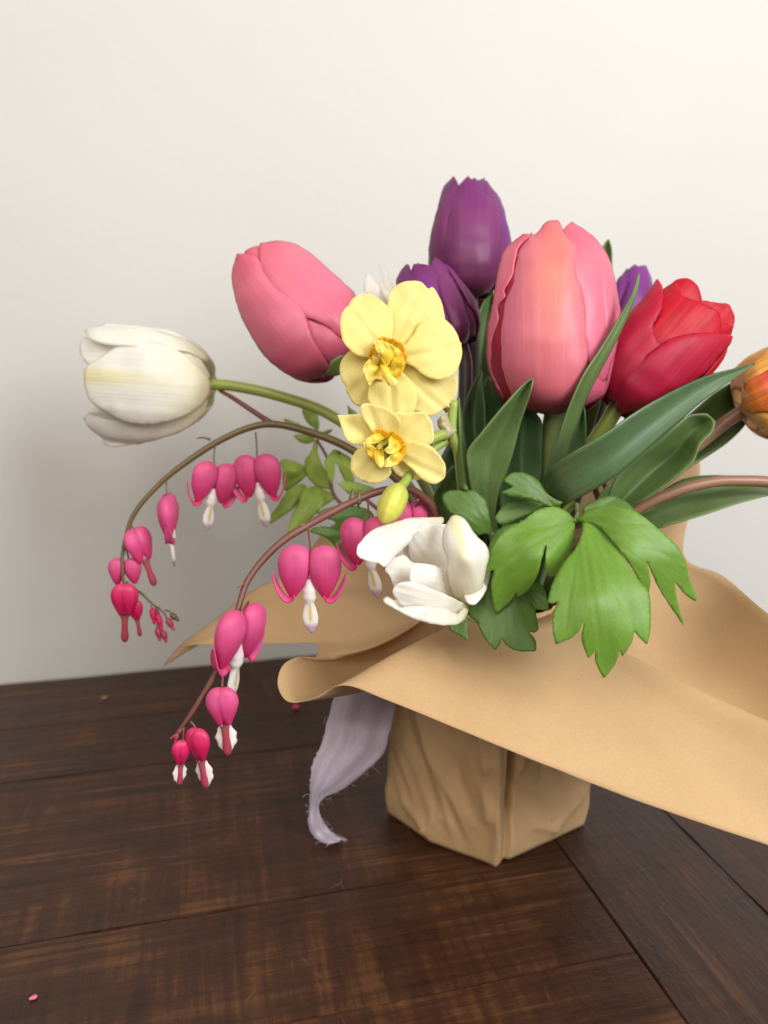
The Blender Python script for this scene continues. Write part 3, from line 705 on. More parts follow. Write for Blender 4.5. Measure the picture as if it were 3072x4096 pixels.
lift('sepal_base', z2([(980,1130),(1060,1080),(1130,1110),(1090,1210),(1040,1240),(930,1240),(960,1190)]), T.depth(.96), M['stem_dg'], T.root, (T.b, T.t), 10)

# --- tall purple tulip
T = Tulip('tulip', 'tallest purple tulip, standing above all the other flowers', (1882, 1190), (1872, 712), (.432, .436),
          [(-.05, 30), (0, 70), (.06, 110), (.15, 142), (.3, 162), (.45, 165), (.6, 158), (.75, 142), (.88, 112), (1, 70), (1.1, 40)],
          [(1885, 1350, .430), (1880, 1700, .420), (1900, 2100, .412)], M['stem_p'], .0042, (-.004, .012), 'purple tulips')
for ph in (120, 180, 240): T.ring_petal(ph, 62, M['purple'], .91, .97, .5)
for ph in (0, 70, -70): T.ring_petal(ph, 60, M['purple'], .82, .94, .5)
T.petal(z3([(655,118,1),(570,210),(520,380),(465,600),(448,760),(460,900),(540,1010),(640,1020),(620,850),(600,700),(620,500),(690,300),(705,230),(675,150)]), M['purple'], .965, puff=.001, lam=16, spacing=8)
T.petal(z3([(690,230),(705,185),(735,168),(760,190),(820,160),(840,260),(740,300)]), M['purple'], .80, spacing=9)
T.petal(z3([(1030,330),(1052,345),(1092,500),(1133,680),(1125,800),(1080,930),(1000,1000),(1020,760),(1020,500)]), M['violet'], .955, puff=.001, spacing=8)
T.petal(z3([(822,128,1),(850,150),(880,142),(908,126,1),(912,170),(980,230),(1050,350),(1053,560),(1047,760),(1012,960),(950,1060),(860,1112),(740,1112),(640,1010),(582,860),(564,700),(585,540),(640,380),(692,240),(765,178)]), M['purple'], 1.02, puff=.002, lam=16, spacing=8, wave=.0008)

# --- lower purple tulip
T = Tulip('tulip', 'half-hidden purple tulip with ragged tips, just behind the upper yellow daffodil bloom', (1850, 1385), (1660, 1062), (.398, .408),
          [(-.05, 30), (0, 70), (.08, 110), (.2, 138), (.35, 148), (.55, 146), (.75, 134), (.9, 112), (1, 88), (1.1, 60)],
          [(1862, 1480, .400), (1850, 1800, .402), (1850, 2150, .405)], M['stem_p'], .0036, (-.008, .004), 'purple tulips')
for ph in (120, 180, 240): T.ring_petal(ph, 62, M['purple'], .91, .93, .5)
for ph in (0, 70, -70): T.ring_petal(ph, 60, M['purple'], .80, .92, .5)
T.petal(z3([(178,1015),(205,925),(245,865),(275,843,1),(292,870),(300,900),(340,850),(362,833,1),(382,872),(400,900),(450,1010),(500,1120),(380,1260),(240,1180)]), M['purple'], .93, spacing=8)
T.petal(z3([(300,1000),(330,930),(390,885),(440,858),(495,885),(520,980),(600,1200),(640,1400),(500,1350),(380,1200)]), M['violet'], .965, spacing=8)
T.petal(z3([(488,888),(540,868),(620,930),(690,1040),(750,1180),(781,1330),(772,1450),(722,1512),(640,1480),(600,1300),(548,1150),(520,1050),(488,960)]), M['purple'], 1.02, puff=.003, lam=14, spacing=8)
T.petal(z3([(430,1000),(520,1040),(560,1170),(640,1350),(720,1500),(640,1540),(480,1400),(380,1150)]), M['purple'], .98, spacing=8)

# --- far purple tulip on the right
T = Tulip('tulip', 'small violet tulip bud peeking out between the largest pink tulip and the red tulip', (2480, 1420), (2550, 1062), (.446, .452),
          [(-.05, 20), (0, 50), (.1, 80), (.25, 94), (.5, 98), (.7, 86), (.88, 60), (1, 36), (1.1, 20)],
          [(2440, 1560, .440), (2360, 1800, .430), (2250, 2100, .420)], M['stem_p'], .0036, (.012, .010), 'purple tulips')
for ph in (120, 180, 240): T.ring_petal(ph, 62, M['violet'], .91, .97, .5)
for ph in (0, 70, -70): T.ring_petal(ph, 60, M['violet'], .82, .94, .5)
T.petal(z5([(400,275),(470,195),(552,118,1),(575,140),(540,240),(470,420),(420,600),(380,500)]), M['violet'], .91, spacing=9)
T.petal(z5([(560,150),(605,138),(643,128,1),(680,215),(702,310),(680,450),(560,650),(440,700),(420,560),(480,350)]), M['violet'], 1.02, spacing=9, puff=.0015, lam=12)

# --- red tulip
T = Tulip('tulip', 'red tulip, half open and leaning outward above the long green leaf', (2462, 1630), (2810, 1225), (.378, .378),
          [(-.05, 60), (0, 100), (.08, 150), (.2, 195), (.4, 222), (.6, 228), (.8, 220), (1, 195), (1.15, 170)],
          [(2430, 1690, .380), (2330, 1850, .388), (2230, 2080, .395)], M['stem_g'], .0040, (.014, -.002), 'red and orange tulips')
for ph in (125, 180, 235): T.ring_petal(ph, 58, M['red'], .91, .98, .55)
for ph in (60, 180, 300): T.ring_petal(ph, 60, M['red'], .80, .95, .5)
T.petal(z5([(775,360),(880,262),(960,235),(1012,245,1),(1070,300),(1107,420),(1080,520),(900,480),(790,430)]), M['red'], .35, spacing=8, flat=.4)
T.petal(z5([(1090,425),(1250,440),(1332,450),(1357,490),(1383,560),(1372,620),(1322,705),(1230,740),(1150,640),(1100,520)]), M['red'], .60, spacing=8, puff=-.001)
T.petal(z5([(770,385),(900,375),(1050,420),(1200,490),(1252,540),(1265,700),(1200,800),(900,860),(720,820),(690,650),(740,570),(760,480)]), M['red'], .87, puff=.0006, spacing=8)
T.petal(z5([(742,243,1),(771,290),(786,370),(771,500),(735,575),(705,640),(740,740),(780,800),(600,1000),(500,1150),(420,1260),(392,1262),(340,1222),(290,1080),(288,980),(330,860),(450,640),(560,500),(680,330)]), M['red_bloom'], .965, puff=.0012, lam=14, spacing=8, wave=.0014)
T.petal(z5([(1367,715,1),(1332,790),(1250,880),(1180,980),(1000,1110),(800,1210),(640,1310),(560,1328),(480,1337),(432,1352),(395,1300),(408,1200),(440,1080),(540,970),(700,840),(850,740),(1000,700),(1150,688),(1320,698)]), M['red_bloom'], 1.03, puff=.0018, lam=14, spacing=8, wave=.0010)

# --- white tulip stretched out to the left
T = Tulip('tulip', 'cream white tulip stretched out sideways on a bare lime green stem', (838, 1538), (320, 1500), (.430, .440),
          [(-.05, 60), (0, 100), (.06, 150), (.15, 190), (.3, 225), (.5, 240), (.7, 238), (.85, 225), (1, 205), (1.1, 180)],
          [(940, 1545, .430), (1120, 1585, .428), (1330, 1665, .424), (1560, 1850, .420), (1760, 2150, .414)], M['stem_g'], .0030, (-.020, .008), 'white tulips')
for ph in (130, 180, 230): T.ring_petal(ph, 55, M['white'], .91, .95, .6)
for ph in (90, 270): T.ring_petal(ph, 50, M['white'], .86, .97, .6)
T.petal(z1([(275,262),(330,216),(430,199),(620,210),(800,250),(950,320),(1060,400),(1150,500),(1218,640),(1150,640),(1000,500),(850,400),(650,330),(400,320),(290,290)]), M['white'], .93, flat=.55, puff=.001, spacing=8)
T.petal(z1([(165,330),(250,300),(470,280),(700,290),(900,340),(1050,440),(1180,600),(1100,640),(900,560),(600,480),(450,500),(300,560),(205,530),(145,430)]), M['white'], .955, flat=.62, puff=.001, spacing=8)
T.petal(z1([(192,1000),(240,890),(350,870),(520,930),(740,960),(960,920),(1140,850),(1200,830),(1155,960),(1000,1080),(800,1150),(600,1200),(430,1216),(340,1192),(328,1140),(230,1070)]), M['white_y'], 1.0, flat=.55, puff=.0002, spacing=8)
T.petal(z1([(183,640),(200,560),(330,470),(470,380),(650,348),(850,370),(1030,470),(1150,580),(1222,690),(1205,800),(1120,900),(960,982),(740,1032),(520,1012),(350,922),(230,832),(188,730)]), M['white_y'], 1.03, flat=.80, puff=.0012, lam=16, spacing=8)

# --- orange flamed tulip at the edge of the frame
T = Tulip('tulip', 'orange tulip flamed with red, bending outward past the leaf tips', (2975, 1640), (3330, 1470), (.398, .392),
          [(-.05, 40), (0, 90), (.06, 150), (.15, 185), (.3, 205), (.5, 208), (.75, 180), (1, 90)],
          [(2900, 1690, .400), (2790, 1780, .402), (2620, 1900, .404), (2350, 2120, .405)], M['stem_t'], .0034, (.022, .002), 'red and orange tulips')
for ph in (125, 180, 235): T.ring_petal(ph, 60, M['orange'], .91, .97, .5)
for ph in (0, 70, -70): T.ring_petal(ph, 58, M['flame'], .86, .95, .5)
T.petal(z5([(1800,760),(1659,830),(1540,930),(1480,1010),(1452,1090),(1500,1120),(1620,1060),(1800,960),(2000,900),(1950,760)]), M['orange'], .95, spacing=8)
T.petal(z5([(1450,1090),(1440,1220),(1440,1312),(1490,1382),(1580,1470),(1659,1530),(1800,1560),(2000,1400),(2050,1200),(1900,1300),(1700,1300),(1560,1290),(1480,1290)]), M['orange'], .95, spacing=8)
T.petal(z5([(1455,1300),(1470,1180),(1500,1090),(1600,1030),(1800,930),(2050,900),(2120,1050),(2050,1200),(1850,1330),(1650,1340),(1520,1350)]), M['flame'], 1.03, spacing=8, puff=.0016)

# --- pale pink bud deep in the bouquet
T = Tulip('tulip', 'pale pink unopened tulip deep behind the stem of the tallest purple tulip', (1925, 1330), (1932, 1170), (.455, .455),
          [(-.05, 20), (0, 45), (.15, 62), (.4, 70), (.7, 56), (1, 20)], [(1920, 1500, .450), (1915, 1900, .430)], M['stem_dg'], .003, (.0, .018), 'pink tulips')
for ph in (0, 120, 240): T.ring_petal(ph, 66, M['pink_edge'], 1.0, .99, .5)
for ph in (60, 180, 300): T.ring_petal(ph, 60, M['pink_edge'], .9, .95, .5)

# --- open white tulip in front
T = Tulip('tulip', 'fully open creamy white tulip nodding over the front edge of the paper', (1925, 2330), (1560, 2270), (.338, .300),
          [(-.05, 40), (0, 70), (.15, 150), (.4, 190), (.7, 200), (1, 190)], [(1960, 2350, .345), (1990, 2370, .360)], M['stem_g'], .0032, (.0, -.020), 'white tulips')
def wp(poly, d3, b, t, cup, hw, mat='white', sp=8, puff=.0, lam=14, wave=.0012, seed=0):
    b = z8([b])[0]; t = z8([t])[0]
    lift('petal', z8(poly), petal_depth(b, t, d3, cup, hw), M[mat], T.root, (b, t), sp, .0003, puff, lam, wave, .010, seed * 7.3, rib=.00035)
# back inner petals (upright, veined)
wp([(1040,240),(900,225),(820,230),(725,300),(668,400),(676,530),(720,620),(880,720),(1060,780),(1180,640),(1180,400)], (.330,.320,.312), (1120,760), (760,260), (.004,.006), 95, seed=1)
wp([(560,560),(600,440),(640,430),(700,500),(720,640),(600,700)], (.325,.322,.318), (740,700), (590,450), (.0,.0), 30)
# top-left petal, bent open to the left
wp([(180,480),(205,415),(330,290),(480,232),(600,195),(700,172),(850,168),(1002,163,1),(1000,215),(920,236),(830,232),(740,310),(680,400),(600,480),(480,600),(440,640),(395,605),(300,585),(200,535)], (.322,.304,.296), (960,230), (230,480), (.004,.010), 75, seed=2, wave=.0012)
# inner left petal
wp([(450,660),(490,580),(580,530),(640,527),(690,580),(760,640),(780,800),(620,860),(540,830),(495,720)], (.322,.310,.305), (860,760), (510,660), (.003,.003), 55, seed=3)
# middle petal
wp([(685,680),(712,612),(790,600),(870,612),(960,640),(1035,700),(1085,820),(1140,950),(1000,960),(850,900),(760,840),(690,765)], (.326,.306,.301), (1120,860), (700,690), (.004,.003), 60, seed=4)
# right outer petals
wp([(1445,680),(1425,800),(1380,900),(1305,992),(1230,972),(1200,880),(1280,700),(1380,640)], (.336,.318,.312), (1440,660), (1280,980), (.004,.006), 50, seed=5)
wp([(1062,188,1),(1085,158),(1130,148),(1200,180),(1270,280),(1345,370),(1405,430),(1432,530),(1405,650),(1385,760),(1352,900),(1285,972),(1200,975),(1112,905),(1062,790),(1040,660),(1048,560),(1000,430),(1000,330),(1030,240)], (.318,.299,.306), (1300,960), (1120,180), (.010,.010), 85, mat='white_y', puff=.003, lam=18, seed=6)
# lower inner petal
wp([(518,870),(562,798),(660,775),(780,800),(940,862),(1100,930),(1210,990),(1190,1060),(1080,1090),(850,1070),(640,1030),(560,940)], (.316,.296,.292), (1200,1020), (560,860), (.002,-.001), 45, seed=7)
# bottom outer lip
wp([(434,950),(450,928),(475,920),(530,960),(580,1022),(660,1004),(750,998),(850,1004),(930,1015),(1040,1028),(1135,1080),(1170,1040),(1205,1022),(1236,1050),(1185,1140),(1090,1187),(900,1172),(700,1112),(560,1042),(445,975)], (.312,.288,.288), (1220,1060), (450,940), (-.001,.012), 40, puff=.0016, lam=10, seed=8)
# outside of the cup, behind
wp([(480,980),(700,900),(1000,800),(1250,600),(1420,700),(1400,900),(1250,1060),(1080,1160),(800,1130),(600,1050)], (.338,.326,.314), (1400,800), (520,980), (.004,.010), 80, mat='white_y', seed=9)

# ------------------------------------------------------------------ daffodil (two blooms and a bud on one stem)
daf = empty('daffodil', (NC[0] - .012, NC[1] - .008, .012), 'pale yellow double daffodil with two blooms and a bud on one stem', 'daffodil')
us, vs_ = y4([(165, 700)])[0]
p_top = P(*y4([(95, 470)])[0], .352)
tube('stem', [P(*y4([(110, 250)])[0], .350), p_top, P(*y4([(150, 600)])[0], .354), P(*y4([(180, 830)])[0], .358), P(1880, 2200, .37), np.array([NC[0] - .012, NC[1] - .012, .13]), np.array([NC[0] - .012, NC[1] - .008, .012])],
     [.0020, .0028, .0034, .0038, .0036, .0036], M['stem_g'], daf, sides=12)
rows('spathe', [[(*p, dd) for p, dd in zip(y4(r), (.352, .349, .352))] for r in
     ([(132, 232), (140, 228), (147, 240)], [(120, 330), (145, 340), (160, 350)], [(128, 440), (150, 460), (172, 470)], [(120, 560), (160, 590), (195, 600)], [(135, 760), (180, 780), (222, 790)], [(145, 840), (185, 850), (222, 845)])], M['tleaf_l'], daf, 9, 24)
rows('spathe', [[(*p, dd) for p, dd in zip(y4(r), (.349, .346, .349))] for r in
     ([(0, 385), (30, 350), (60, 330)], [(5, 420), (40, 400), (80, 390)], [(20, 450), (60, 440), (125, 445)], [(45, 525), (70, 500), (125, 452)])], M['spathe'], daf, 9, 18, ripple=.002, rs=300)

def bloom(fr_, center, d0, tepals, bits, rim, tilt, pedicel):
    c = fr_([center])[0]
    B = tube('bloom', [P(c[0], c[1], d0 - .001), P(c[0] + 6, c[1] - 4, d0 + .007)] + [P(*p) for p in pedicel], [.0042, .0026, .0024, .0026, .0022], M['stem_g'], daf, sides=12)
    for k, (poly, tip, layer, d3, cup) in enumerate(tepals):
        pn = fr_(poly); t = fr_([tip])[0]; b = c
        tl = lambda p: tilt[0] * (p[0] - c[0]) + tilt[1] * (p[1] - c[1])
        m = ((b[0] + t[0]) / 2, (b[1] + t[1]) / 2)
        dd = (d0 + layer + d3[0], d0 + layer + d3[1] + tl(m), d0 + layer + d3[2] + tl(t))
        L = math.hypot(t[0] - b[0], t[1] - b[1])
        base_f = petal_depth(b, t, dd, cup, .42 * L)
        w = ((t[0] - b[0]) / L, (t[1] - b[1]) / L)
        def f(u, v, base_f=base_f, w=w, b=b, L=L, k=k):
            x = -(u - b[0]) * w[1] + (v - b[1]) * w[0]; q = np.clip(((u - b[0]) * w[0] + (v - b[1]) * w[1]) / L, 0, 1.1)
            # mid groove with two soft ribs, and side waves
            return base_f(u, v) + .0007 * np.exp(-(x / 12) ** 2) * (1 - .6 * q) - .0004 * np.exp(-((np.abs(x) - 26) / 14) ** 2) + .0004 * np.sin(x / 34 + 2.1 * k) * q
        lift('petal', pn, f, M['daff'], B, (b, t), 11, .0005, -.0003, 8, .0007, .007, k * 3.3)
    if rim:
        rp = np.array([P(*fr_([(x, y)])[0], d0 - z) for x, y, z in rim])
        cc = P(c[0], c[1], d0 - .002)
        n = 8 * len(rp); o_ = crom(rp, n); G = np.zeros((7, n, 3))
        for i in range(7):
            t = i / 6
            for j in range(n):
                wob = .00075 * noise.noise(Vector((j * .33, c[0], 0))) * t
                G[i, j] = cc + (o_[j] - cc) * (.62 + .38 * t) + FW * (.0018 * (1 - t) + wob) + UP * wob
        grid_obj('corona', G, M['daff_rim'], B, .0004)
    for k, (poly, b, t, d3, cup, mt) in enumerate(bits):
        b = fr_([b])[0]; t = fr_([t])[0]
        lift('petaloid', fr_(poly), petal_depth(b, t, tuple(d0 - q for q in d3), cup, 22), M[mt], B, (b, t), 5, .0003, -.0006, 5, .0022, .0034, k * 5.1, rib=.0008)

bloom(z6, (700, 940), .342, [
  ([(690,310),(720,200),(780,120),(880,80),(1000,65),(1080,85),(1140,160,1),(1187,128,1),(1230,190),(1290,300),(1317,430),(1315,530),(1220,680),(1000,860),(800,900),(690,800),(680,560)], (1060,75), .0022, (0,-.001,.002), (.002,.002)),
  ([(820,960),(960,1000),(1200,1080),(1400,1060),(1442,1090),(1467,1180),(1462,1300),(1400,1400),(1372,1430),(1392,1472,1),(1330,1465),(1250,1530),(1170,1567),(1090,1540),(960,1480),(900,1350),(800,1150)], (1290,1480), .0020, (0,-.001,.003), (.002,.002)),
  ([(640,900),(480,900),(370,850),(290,835),(190,930),(165,1050),(190,1170),(230,1250,1),(235,1290),(290,1390),(380,1452),(520,1440),(600,1250),(700,1050)], (250,1330), .0020, (0,-.001,.002), (.002,.002)),
  ([(258,345,1),(300,272),(380,216),(480,210),(580,255),(680,330),(742,420),(757,560),(742,690),(760,800),(740,900),(640,960),(540,930),(480,912),(370,896),(270,832),(190,722),(165,560),(180,440),(240,352,1)], (240,340), -.0010, (.001,-.0015,.001), (-.001,.002)),
  ([(760,860),(880,772),(960,680),(1050,530),(1180,478),(1300,484),(1400,560),(1470,680),(1492,745),(1514,758,1),(1503,780),(1517,870),(1490,980),(1440,1080),(1330,1150),(1200,1152),(1080,1102),(960,1002),(850,960)], (1500,800), -.0010, (.001,-.0015,.002), (.0025,.001)),
  ([(600,1080),(700,1000),(820,1040),(900,1120),(980,1220),(1022,1350),(992,1490),(920,1620),(800,1700),(650,1640),(540,1500),(480,1400),(473,1300),(492,1220)], (770,1690), -.0014, (.001,-.001,.002), (.0,.001)),
 ], [
  ([(415,1060),(440,980),(500,928),(525,980),(600,985),(660,1080),(690,1190),(560,1150),(492,1222),(440,1120)], (640,1000), (450,1120), (.003,.0045,.006), (.001,-.001), 'daff_deep'),
  ([(720,940),(850,845),(905,885),(893,960),(850,1040),(790,1150),(720,1130),(690,1030)], (720,1080), (880,900), (.004,.006,.0062), (.001,.001), 'daff_rim'),
  ([(545,880),(605,930),(592,975),(530,972),(518,910)], (600,960), (540,900), (.005,.007,.006), (.001,.001), 'daff_deep'),
  ([(600,940),(650,970),(705,1030),(742,1110),(802,1172),(782,1215),(722,1227),(660,1150),(618,1050)], (640,960), (750,1210), (.005,.0088,.0085), (.002,.002), 'daff_deep'),
  ([(538,742),(580,722),(640,730),(720,770),(842,858),(742,930),(702,1007),(640,972),(590,880),(556,800)], (700,980), (580,745), (.006,.0105,.009), (.002,.003), 'daff_deep'),
 ], [(484,935,.004), (488,860,.006), (520,800,.006), (560,730,.007), (640,682,.007), (720,702,.006), (760,705,.0075), (800,735,.006), (850,760,.0075), (885,830,.006), (900,900,.0065), (892,980,.006), (850,1080,.0065), (795,1150,.006)],
 (.0, .000008), [(1690, 1520, .352), (1800, 1640, .352)])

bloom(z7, (650, 690), .326, [
  ([(130,308,1),(260,302),(392,296),(430,360),(520,430),(600,560),(560,660),(420,642),(330,637),(240,582),(200,500),(160,370)], (140,320), .0010, (0,-.0005,-.001), (-.002,.001)),
  ([(760,275),(900,281),(1080,264),(1130,295,1),(1190,400),(1207,560),(1160,632),(1000,680),(820,720),(720,600),(760,420)], (1140,300), .0016, (0,0,-.002), (-.003,-.001)),
  ([(690,700),(870,760),(1000,860),(1080,1000),(1050,1022),(960,1017),(820,982),(740,905),(660,840)], (1000,1020), .0022, (0,0,.001), (.001,.001)),
  ([(390,205),(440,174),(560,190),(680,220),(780,290),(842,390),(832,460),(790,560),(680,640),(560,560),(480,432),(410,340),(388,250)], (470,190), -.0006, (.001,-.001,-.004), (-.003,-.003)),
  ([(700,640),(900,592),(1050,610),(1180,650),(1280,760),(1337,870),(1330,992,1),(1260,1050),(1190,1066),(1080,1022),(960,902),(840,800)], (1310,1010), -.0008, (.001,-.0005,0), (-.003,.001)),
  ([(288,800),(340,710),(420,655),(560,640),(680,760),(732,900),(732,950),(660,1030),(550,1066),(430,1040),(330,980),(287,910)], (340,980), -.0008, (.001,-.0005,.001), (.001,.001)),
 ], [
  ([(570,640),(640,590),(705,598),(650,650),(600,690),(570,670)], (700,620), (580,660), (.003,.004,.004), (.0,.0), 'daff_green'),
  ([(415,605),(440,600),(520,640),(575,690),(560,760),(540,805),(500,782),(440,692)], (560,720), (430,620), (.004,.0065,.008), (.001,.001), 'daff_deep'),
  ([(418,602),(500,540),(600,508),(700,530),(640,580),(560,620),(440,625)], (640,560), (440,610), (.004,.007,.008), (.001,.001), 'daff_deep'),
  ([(540,690),(590,665),(645,682),(655,830),(632,892),(590,872),(550,790)], (600,690), (620,880), (.004,.0075,.008), (.001,.001), 'daff_deep'),
  ([(640,870),(665,810),(700,770),(800,668),(872,702),(852,780),(780,860),(700,882)], (840,700), (680,870), (.004,.0075,.007), (.001,.002), 'daff_deep'),
  ([(708,562),(760,528),(830,600),(852,650),(740,742),(655,692),(700,640)], (800,600), (680,690), (.005,.009,.0075), (.002,.002), 'daff_deep'),
 ], [(440,600,.006), (500,535,.006), (560,460,.0065), (620,462,.006), (690,490,.007), (740,478,.006), (800,520,.007), (845,550,.006), (885,610,.0065), (895,700,.006), (855,790,.0065), (780,860,.006), (640,880,.006), (540,800,.006), (450,690,.006)],
 (.0, .00001), [(1640, 1790, .338), (1750, 1745, .346), p_top.tolist() and (1800, 1735, .351)])
# bud
def ridged_bud():
    a = P(*z7([(840, 1075)])[0], .322); b = P(*z7([(632, 1512)])[0], .316)
    W = b - a; L = np.linalg.norm(W); W /= L
    X = np.cross(W, FW); X /= np.linalg.norm(X); Y = np.cross(W, X)
    V = []; UV = []; n, m = 36, 24
    rm = 150 * .3617 * .319 / FPX
    for i in range(m):
        t = i / (m - 1)
        r = rm * np.interp(t, [0, .06, .18, .4, .6, .8, .92, .97, 1], [.30, .62, .90, 1.0, .97, .74, .42, .22, .05])
        for j in range(n):
            p = 2 * math.pi * j / n
            rr = r * (1 + .07 * math.cos(3 * p + 1.2) - .05 * math.exp(-((math.sin(1.5 * p)) / .12) ** 2))
            V.append(a + W * L * t + rr * (math.cos(p) * X + math.sin(p) * Y)); UV.append((j / n, t))
    F = [(i * n + j, i * n + (j + 1) % n, (i + 1) * n + (j + 1) % n, (i + 1) * n + j) for i in range(m - 1) for j in range(n)]
    F += [tuple(range(n))[::-1], tuple((m - 1) * n + j for j in range(n))]
    o = obj('bud', V, F, M['bud'], daf, UV)
    tube('pedicel', [a + W * .002, P(*z7([(890, 1040)])[0], .326), P(*z7([(1010, 860)])[0], .336), P(*z7([(1180, 700)])[0], .346), P(*z7([(1330, 600)])[0], .351)], [.0022, .0020, .0018, .0018, .0018], M['stem_g'], o)
ridged_bud()

# --- pale flower behind
pf = empty('daffodil', tuple(ring(100, .02, .012)), 'blurred off-white flower with narrow pointed petals, behind the upper yellow bloom', 'daffodil')
tube('stem', [P(1560, 1210, .452), P(1640, 1500, .445), P(1780, 2000, .430), ring(100, .022, .13), ring(100, .02, .012)], [.0022, .0025, .003], M['stem_dg'], pf)
for k, (poly, b, t, dd) in enumerate([
    ([(1262,560),(1266,440),(1290,398,1),(1370,500),(1460,600),(1480,680),(1380,660)], (1450,660), (1285,410), .450),
    ([(1372,330,1),(1410,345),(1460,430),(1515,560),(1530,660),(1470,660),(1410,440)], (1490,650), (1385,335), .456),
    ([(1380,480),(1420,520),(1500,600),(1500,680),(1440,640)], (1490,660), (1390,480), .447),
    ([(1480,640),(1560,500),(1580,420),(1600,540),(1560,680)], (1500,660), (1580,430), .460)]):
    bb, tt = z2([b])[0], z2([t])[0]
    lift('petal', z2(poly), petal_depth(bb, tt, (dd, dd - .002, dd + .003), (.001, .001), 30), M['white'], pf, (bb, tt), 9, .0006)

# ------------------------------------------------------------------ tulip leaves (each a leaf rising from the vase)
def tleaf(rws, mat, label, group='tulip leaves', thick=.0007, foot=None, nv=44):
    """rws: rows (left px, right px, depth at left edge, depth of mid, depth at right edge) from tip to foot, photo px"""
    A = []
    for (l, r, dl, dm, dr) in rws:
        A.append([(l[0], l[1], dl), (l[0] * .72 + r[0] * .28, l[1] * .72 + r[1] * .28, (dl + 2 * dm) / 3), (l[0] * .5 + r[0] * .5, l[1] * .5 + r[1] * .5, dm),
                  (l[0] * .28 + r[0] * .72, l[1] * .28 + r[1] * .72, (dr + 2 * dm) / 3), (r[0], r[1], dr)])
    A = np.array(A); k, m, _ = A.shape; nu = 13
    B = crom(A.reshape(k, -1), nv).reshape(nv, m, 3); Cc = np.stack([crom(B[i], nu) for i in range(nv)])
    G = P(Cc[..., 0], Cc[..., 1], Cc[..., 2])
    f = ring(*(foot or (-60, .02, .118)))
    o = grid_obj('tulip_leaf', np.concatenate([G, np.stack([[f + (G[-1, j] - G[-1].mean(0)) * .45 for j in range(nu)]])]), mat, None, thick)
    tag(o, label, 'leaf', group); return o
def lr(fn, data): return [(fn([a])[0], fn([b])[0], *d) for a, b, d in data]

tleaf(lr(y4, [((633,103),(638,106),(.338,.338,.338)), ((560,155),(622,180),(.338,.342,.338)), ((420,310),(585,300),(.336,.346,.342)), ((290,470),(548,420),(.336,.350,.347)), ((200,590),(505,590),(.338,.354,.352)), ((205,720),(462,720),(.342,.358,.357)), ((230,870),(410,850),(.352,.362,.362)), ((300,1000),(380,1000),(.362,.368,.368))]), M['tleaf'], 'upright pointed tulip leaf in front of the base of the largest pink tulip')
tleaf(lr(y4, [((500,180),(580,150),(.360,.360,.360)), ((480,250),(650,330),(.366,.372,.366)), ((430,420),(690,400),(.368,.378,.368)), ((410,600),(692,560),(.368,.380,.370)), ((410,760),(690,740),(.372,.380,.374)), ((420,1000),(640,1000),(.376,.380,.378))]), M['tleaf_d'], 'broad blue-green tulip leaf behind the upright pointed leaf')
tleaf(lr(z4, [((1458,498),(1470,505),(.352,.352,.352)), ((1402,680),(1445,660),(.350,.351,.352)), ((1270,920),(1340,930),(.346,.348,.350)), ((1130,1150),(1215,1180),(.343,.346,.349)), ((1000,1350),(1090,1410),(.341,.346,.350)), ((880,1620),(1000,1610),(.342,.349,.354)), ((790,1890),(900,1900),(.347,.355,.360)), ((700,2120),(840,2140),(.355,.362,.366)), ((650,2350),(790,2350),(.366,.370,.372))]), M['tleaf'], 'long narrow tulip leaf crossing diagonally between the largest pink and the red tulip')
tleaf(lr(z4, [((1002,1600),(1010,1606),(.360,.360,.360)), ((960,1700),(1018,1700),(.361,.364,.361)), ((900,1866),(1024,1830),(.364,.368,.364)), ((830,2000),(1010,2000),(.368,.372,.368)), ((800,2250),(900,2250),(.374,.378,.374))]), M['tleaf_d'], 'short dark tulip leaf tucked beside the stem of the red tulip')
tleaf(lr(y5, [((1543,105),(1546,122),(.372,.372,.372)), ((1400,150),(1450,190),(.366,.368,.368)), ((1180,205),(1290,300),(.358,.362,.362)), ((970,292),(1120,420),(.350,.356,.358)), ((760,400),(940,575),(.342,.350,.353)), ((540,530),(700,785),(.336,.345,.348)), ((300,700),(440,1010),(.333,.343,.346)), ((60,840),(230,1150),(.334,.344,.348)), ((-120,960),(60,1240),(.340,.348,.352)), ((-200,1060),(-20,1290),(.350,.355,.357)), ((-190,1200),(-60,1330),(.360,.364,.364))]), M['tleaf_d'], 'widest tulip leaf, arching outward below the red tulip', foot=(-40, .02, .118))
tleaf(lr(y5, [((1150,525),(1226,595),(.366,.366,.366)), ((1000,545),(1190,690),(.364,.372,.364)), ((880,640),(1100,780),(.362,.374,.362)), ((740,760),(1060,880),(.362,.376,.362)), ((560,900),(1020,950),(.364,.378,.362)), ((420,1030),(860,1090),(.366,.378,.362)), ((350,1170),(640,1240),(.368,.378,.364)), ((330,1260),(480,1320),(.372,.378,.370))]), M['tleaf'], 'tulip leaf with a bent blunt tip under the widest leaf', foot=(-15, .022, .118))
tleaf(lr(y5, [((1560,130),(1600,160),(.420,.420,.420)), ((1400,240),(1540,420),(.416,.422,.416)), ((1200,370),(1490,590),(.412,.420,.412)), ((1000,540),(1330,760),(.410,.418,.408)), ((800,700),(1080,930),(.408,.416,.408)), ((560,900),(800,1100),(.406,.412,.406)), ((300,1150),(500,1250),(.404,.408,.404))]), M['tleaf_l'], 'yellow-green tulip leaf behind the stem of the orange tulip', foot=(10, .024, .118))
